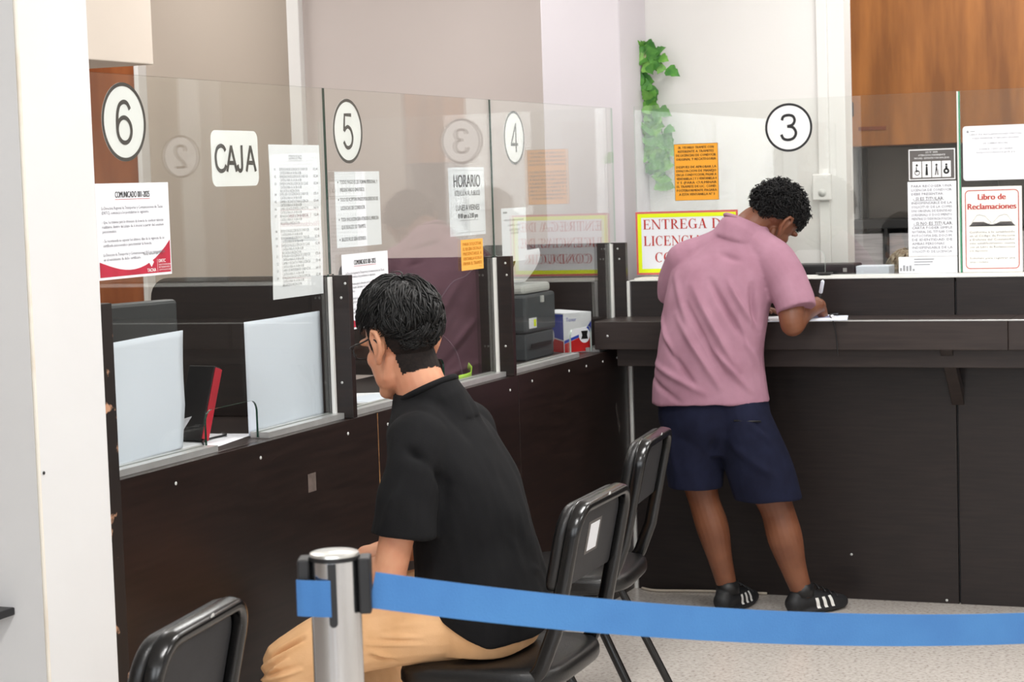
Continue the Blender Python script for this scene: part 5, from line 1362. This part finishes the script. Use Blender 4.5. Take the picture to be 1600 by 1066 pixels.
    so = mesh_child('shorts', voxel(b, .0055, 9, lambda p, n: wn4(p) + 1.5 * sum(fold(p, *f) for f in F4)), 'navy', root)
    build('pocket_zip', tube(B(), [(.645, -.708, .742), (.69, -.694, .738), (.735, -.676, .736)], .0035, 6), 'black_plastic', so, True)
    # shoes and socks
    for a, f, nm in ((V((.540, -.475, 0)), fL, 'l'), (V((.818, -.455, 0)), fR, 'r')):
        sd = V((-f.y, f.x, 0))
        b = B(); limb(b, [a - f * .040 + Zv * .045, a + f * .01 + Zv * .053, a + f * .09 + Zv * .040, a + f * .175 + Zv * .026], [.036, .039, .035, .026])
        Rm = Matrix((f, sd, Zv)).transposed(); ell(b, a + f * .065 + Zv * .015, (.138, .043, .015), Rm); ell(b, a - f * .028 + Zv * .070, (.034, .033, .024), Rm)
        sh = mesh_child('shoe', voxel(b, .005, 2), 'shoe_black', root)
        b = B(); tube(b, [a - f * .004 + Zv * .07, a - f * .004 + Zv * .115], [.044, .041], 20); build('sock', b, 'black_plastic', root, True)
        bvh = BVHTree.FromPolygons([v.co.copy() for v in sh.data.vertices], [tuple(p.vertices) for p in sh.data.polygons])
        for q in (.045, .078, .111):
            g = B(); L0 = []; L1 = []
            for i in range(7):
                t = i / 6; o0 = a + f * (q - .012 * t) - sd * .3 + Zv * (.022 + .040 * t)
                for L, off in ((L0, -.0075), (L1, .0075)):
                    h = bvh.ray_cast(o0 + f * off, sd)
                    if h[0] is not None: L.append(g.verts.new(h[0] - sd * .0012))
            for i in range(min(len(L0), len(L1)) - 1): g.faces.new((L0[i], L1[i], L1[i + 1], L0[i + 1]))
            build('stripe', g, 'stripe_white', sh)
        g = B()
        for i in range(4):
            c0 = a + f * (.055 + .028 * i) + Zv * (.103 - .013 * i)
            tube(g, [c0 - sd * .026 - Zv * .012, c0 + Zv * .002, c0 + sd * .026 - Zv * .012], .0032, 6, smooth=3)
        build('laces', g, 'black_plastic', sh, True)
    # hair
    global SCALP
    SCALP = [(0, .08), (40, .08), (60, .04), (80, -.02), (95, -.14), (115, -.44), (150, -.84), (180, -.88)]
    c, rad = (-.008, 0, .038), (.108, .086, .096)
    b = B(); cap_into(b, HT, c, rad, -.02); cp = mesh_child('hair', voxel(b, .004, 2, lambda p, n: .006 * noise.noise(p * 70)), 'hair_curly', root)
    rnd = random.Random(8)
    build('curls', curls(HT, c, rad, 1500, rnd, -.02, 1.35), 'hair_curly', cp, True)
    return root
# ---- clerk behind the right counter
def clerk():
    root = thing('person', 'grey-haired clerk seated low behind the tall white notice, head bent down', 'person', (1.02, .95, 0))
    HT = basis((.975, .80, 1.148), (-.35, -.85, -.5), (-.1, -.4, 1))
    lat, fwd = (1, 0, 0), (0, -1, 0)
    b = B()
    loft(b, [(1.03, .95, .48, .17, .13), (1.03, .95, .62, .165, .125), (1.03, .94, .80, .17, .115), (1.03, .92, .94, .17, .105), (1.03, .89, 1.0, .11, .08)], lat, fwd)
    limb(b, [(1.03, .90, .98), (1.005, .86, 1.04), (.985, .83, 1.10)], [.062, .056, .055])
    for s in (-1, 1):
        limb(b, [(1.03 + s * .17, .90, .94), (1.03 + s * .22, .84, .80), (1.03 + s * .22, .76, .72)], [.05, .045, .04]); limb(b, [(1.03 + s * .22, .76, .72), (1.03 + s * .17, .62, .74), (1.03 + s * .10, .52, .76)], [.04, .038, .027])
        hand_into(b, (1.03 + s * .10, .51, .765), (-s * .5, -1, 0), (0, 0, -1), s, .4)
        limb(b, [(1.03 + s * .09, .94, .52), (1.03 + s * .1, .72, .53), (1.03 + s * .1, .55, .50)], [.08, .072, .056]); limb(b, [(1.03 + s * .1, .55, .50), (1.03 + s * .1, .56, .3), (1.03 + s * .1, .60, .06)], [.055, .05, .036]); limb(b, [(1.03 + s * .1, .63, .04), (1.03 + s * .1, .48, .035)], [.038, .032])
    head_into(b, HT, .98)
    mesh_child('body', voxel(b, .006, 2), 'skin_clerk', root); eyes_for(root, HT, .98)
    b = B(); loft(b, [(1.03, .95, .50, .185, .145), (1.03, .95, .64, .18, .14), (1.03, .94, .80, .185, .13), (1.03, .92, .94, .182, .12), (1.03, .89, 1.005, .115, .09)], lat, fwd)
    for s in (-1, 1): limb(b, [(1.03 + s * .165, .90, .945), (1.03 + s * .22, .84, .80), (1.03 + s * .22, .77, .73)], [.066, .060, .056]); limb(b, [(1.03 + s * .22, .765, .725), (1.03 + s * .18, .64, .74)], [.056, .048])
    mesh_child('shirt', voxel(b, .008, 2), 'blue_shirt', root)
    b = B()
    for s in (-1, 1): limb(b, [(1.03 + s * .085, .95, .53), (1.03 + s * .1, .72, .535), (1.03 + s * .1, .55, .50)], [.098, .088, .072]); limb(b, [(1.03 + s * .1, .55, .495), (1.03 + s * .1, .56, .3), (1.03 + s * .1, .60, .09)], [.071, .066, .064])
    mesh_child('trousers', voxel(b, .009, 2), 'navy', root)
    c, rad = (-.008, 0, .038), (.104, .084, .092)
    b = B(); cap_into(b, HT, c, rad); cp = mesh_child('hair', voxel(b, .005, 2, lambda p, n: .004 * noise.noise(p * 60)), 'hair_grey', root)
    build('hair_strands', hairstrands(HT, c, (.106, .086, .096), 700, random.Random(6), length=.05, fringe=1.0, lift=.12), 'hair_grey', cp, True)
    t = thing('office_chair', 'dark stool chair under the grey-haired clerk', 'chair', (1.03, .95, 0))
    b = B(); lathe(b, [(.002, .365), (.19, .365), (.205, .38), (.2, .41), (.17, .42), (.002, .42)], (1.03, .95, 0), 28); build('seat', b, 'leather', t, True)
    b = B(); lathe(b, [(.002, .06), (.028, .06), (.028, .364), (.002, .364)], (1.03, .95, 0), 16); build('post', b, 'black_metal', t, True)
    for k in range(5): build('foot', tube(B(), [(1.03, .95, .06), (1.03 + .23 * math.cos(k * 1.2566), .95 + .23 * math.sin(k * 1.2566), .02)], .016, 8, round_ends=True), 'black_metal', t, True)
seated_man(); standing_man(); clerk()
# pen in the hand of the man in pink
t = thing('pen', 'blue and white pen held upright by the man in pink', 'pen', (.862, -.31, 1.085))
p0 = V((.846, -.275, LZ + .012)); p1 = V((.886, -.335, 1.216)); d_ = (p1 - p0)
build('barrel', tube(B(), [p0 + d_ * .06, p0 + d_ * .64], .0045, 12), 'black_plastic', t, True); build('cap', tube(B(), [p0 + d_ * .641, p0 + d_ * .66, p0 + d_ * .97, p1], [.006, .0072, .0068, .004], 12), 'paper_blue', t, True); build('tip', tube(B(), [p0, p0 + d_ * .059], [.0008, .0042], 12), 'aluminium', t, True)
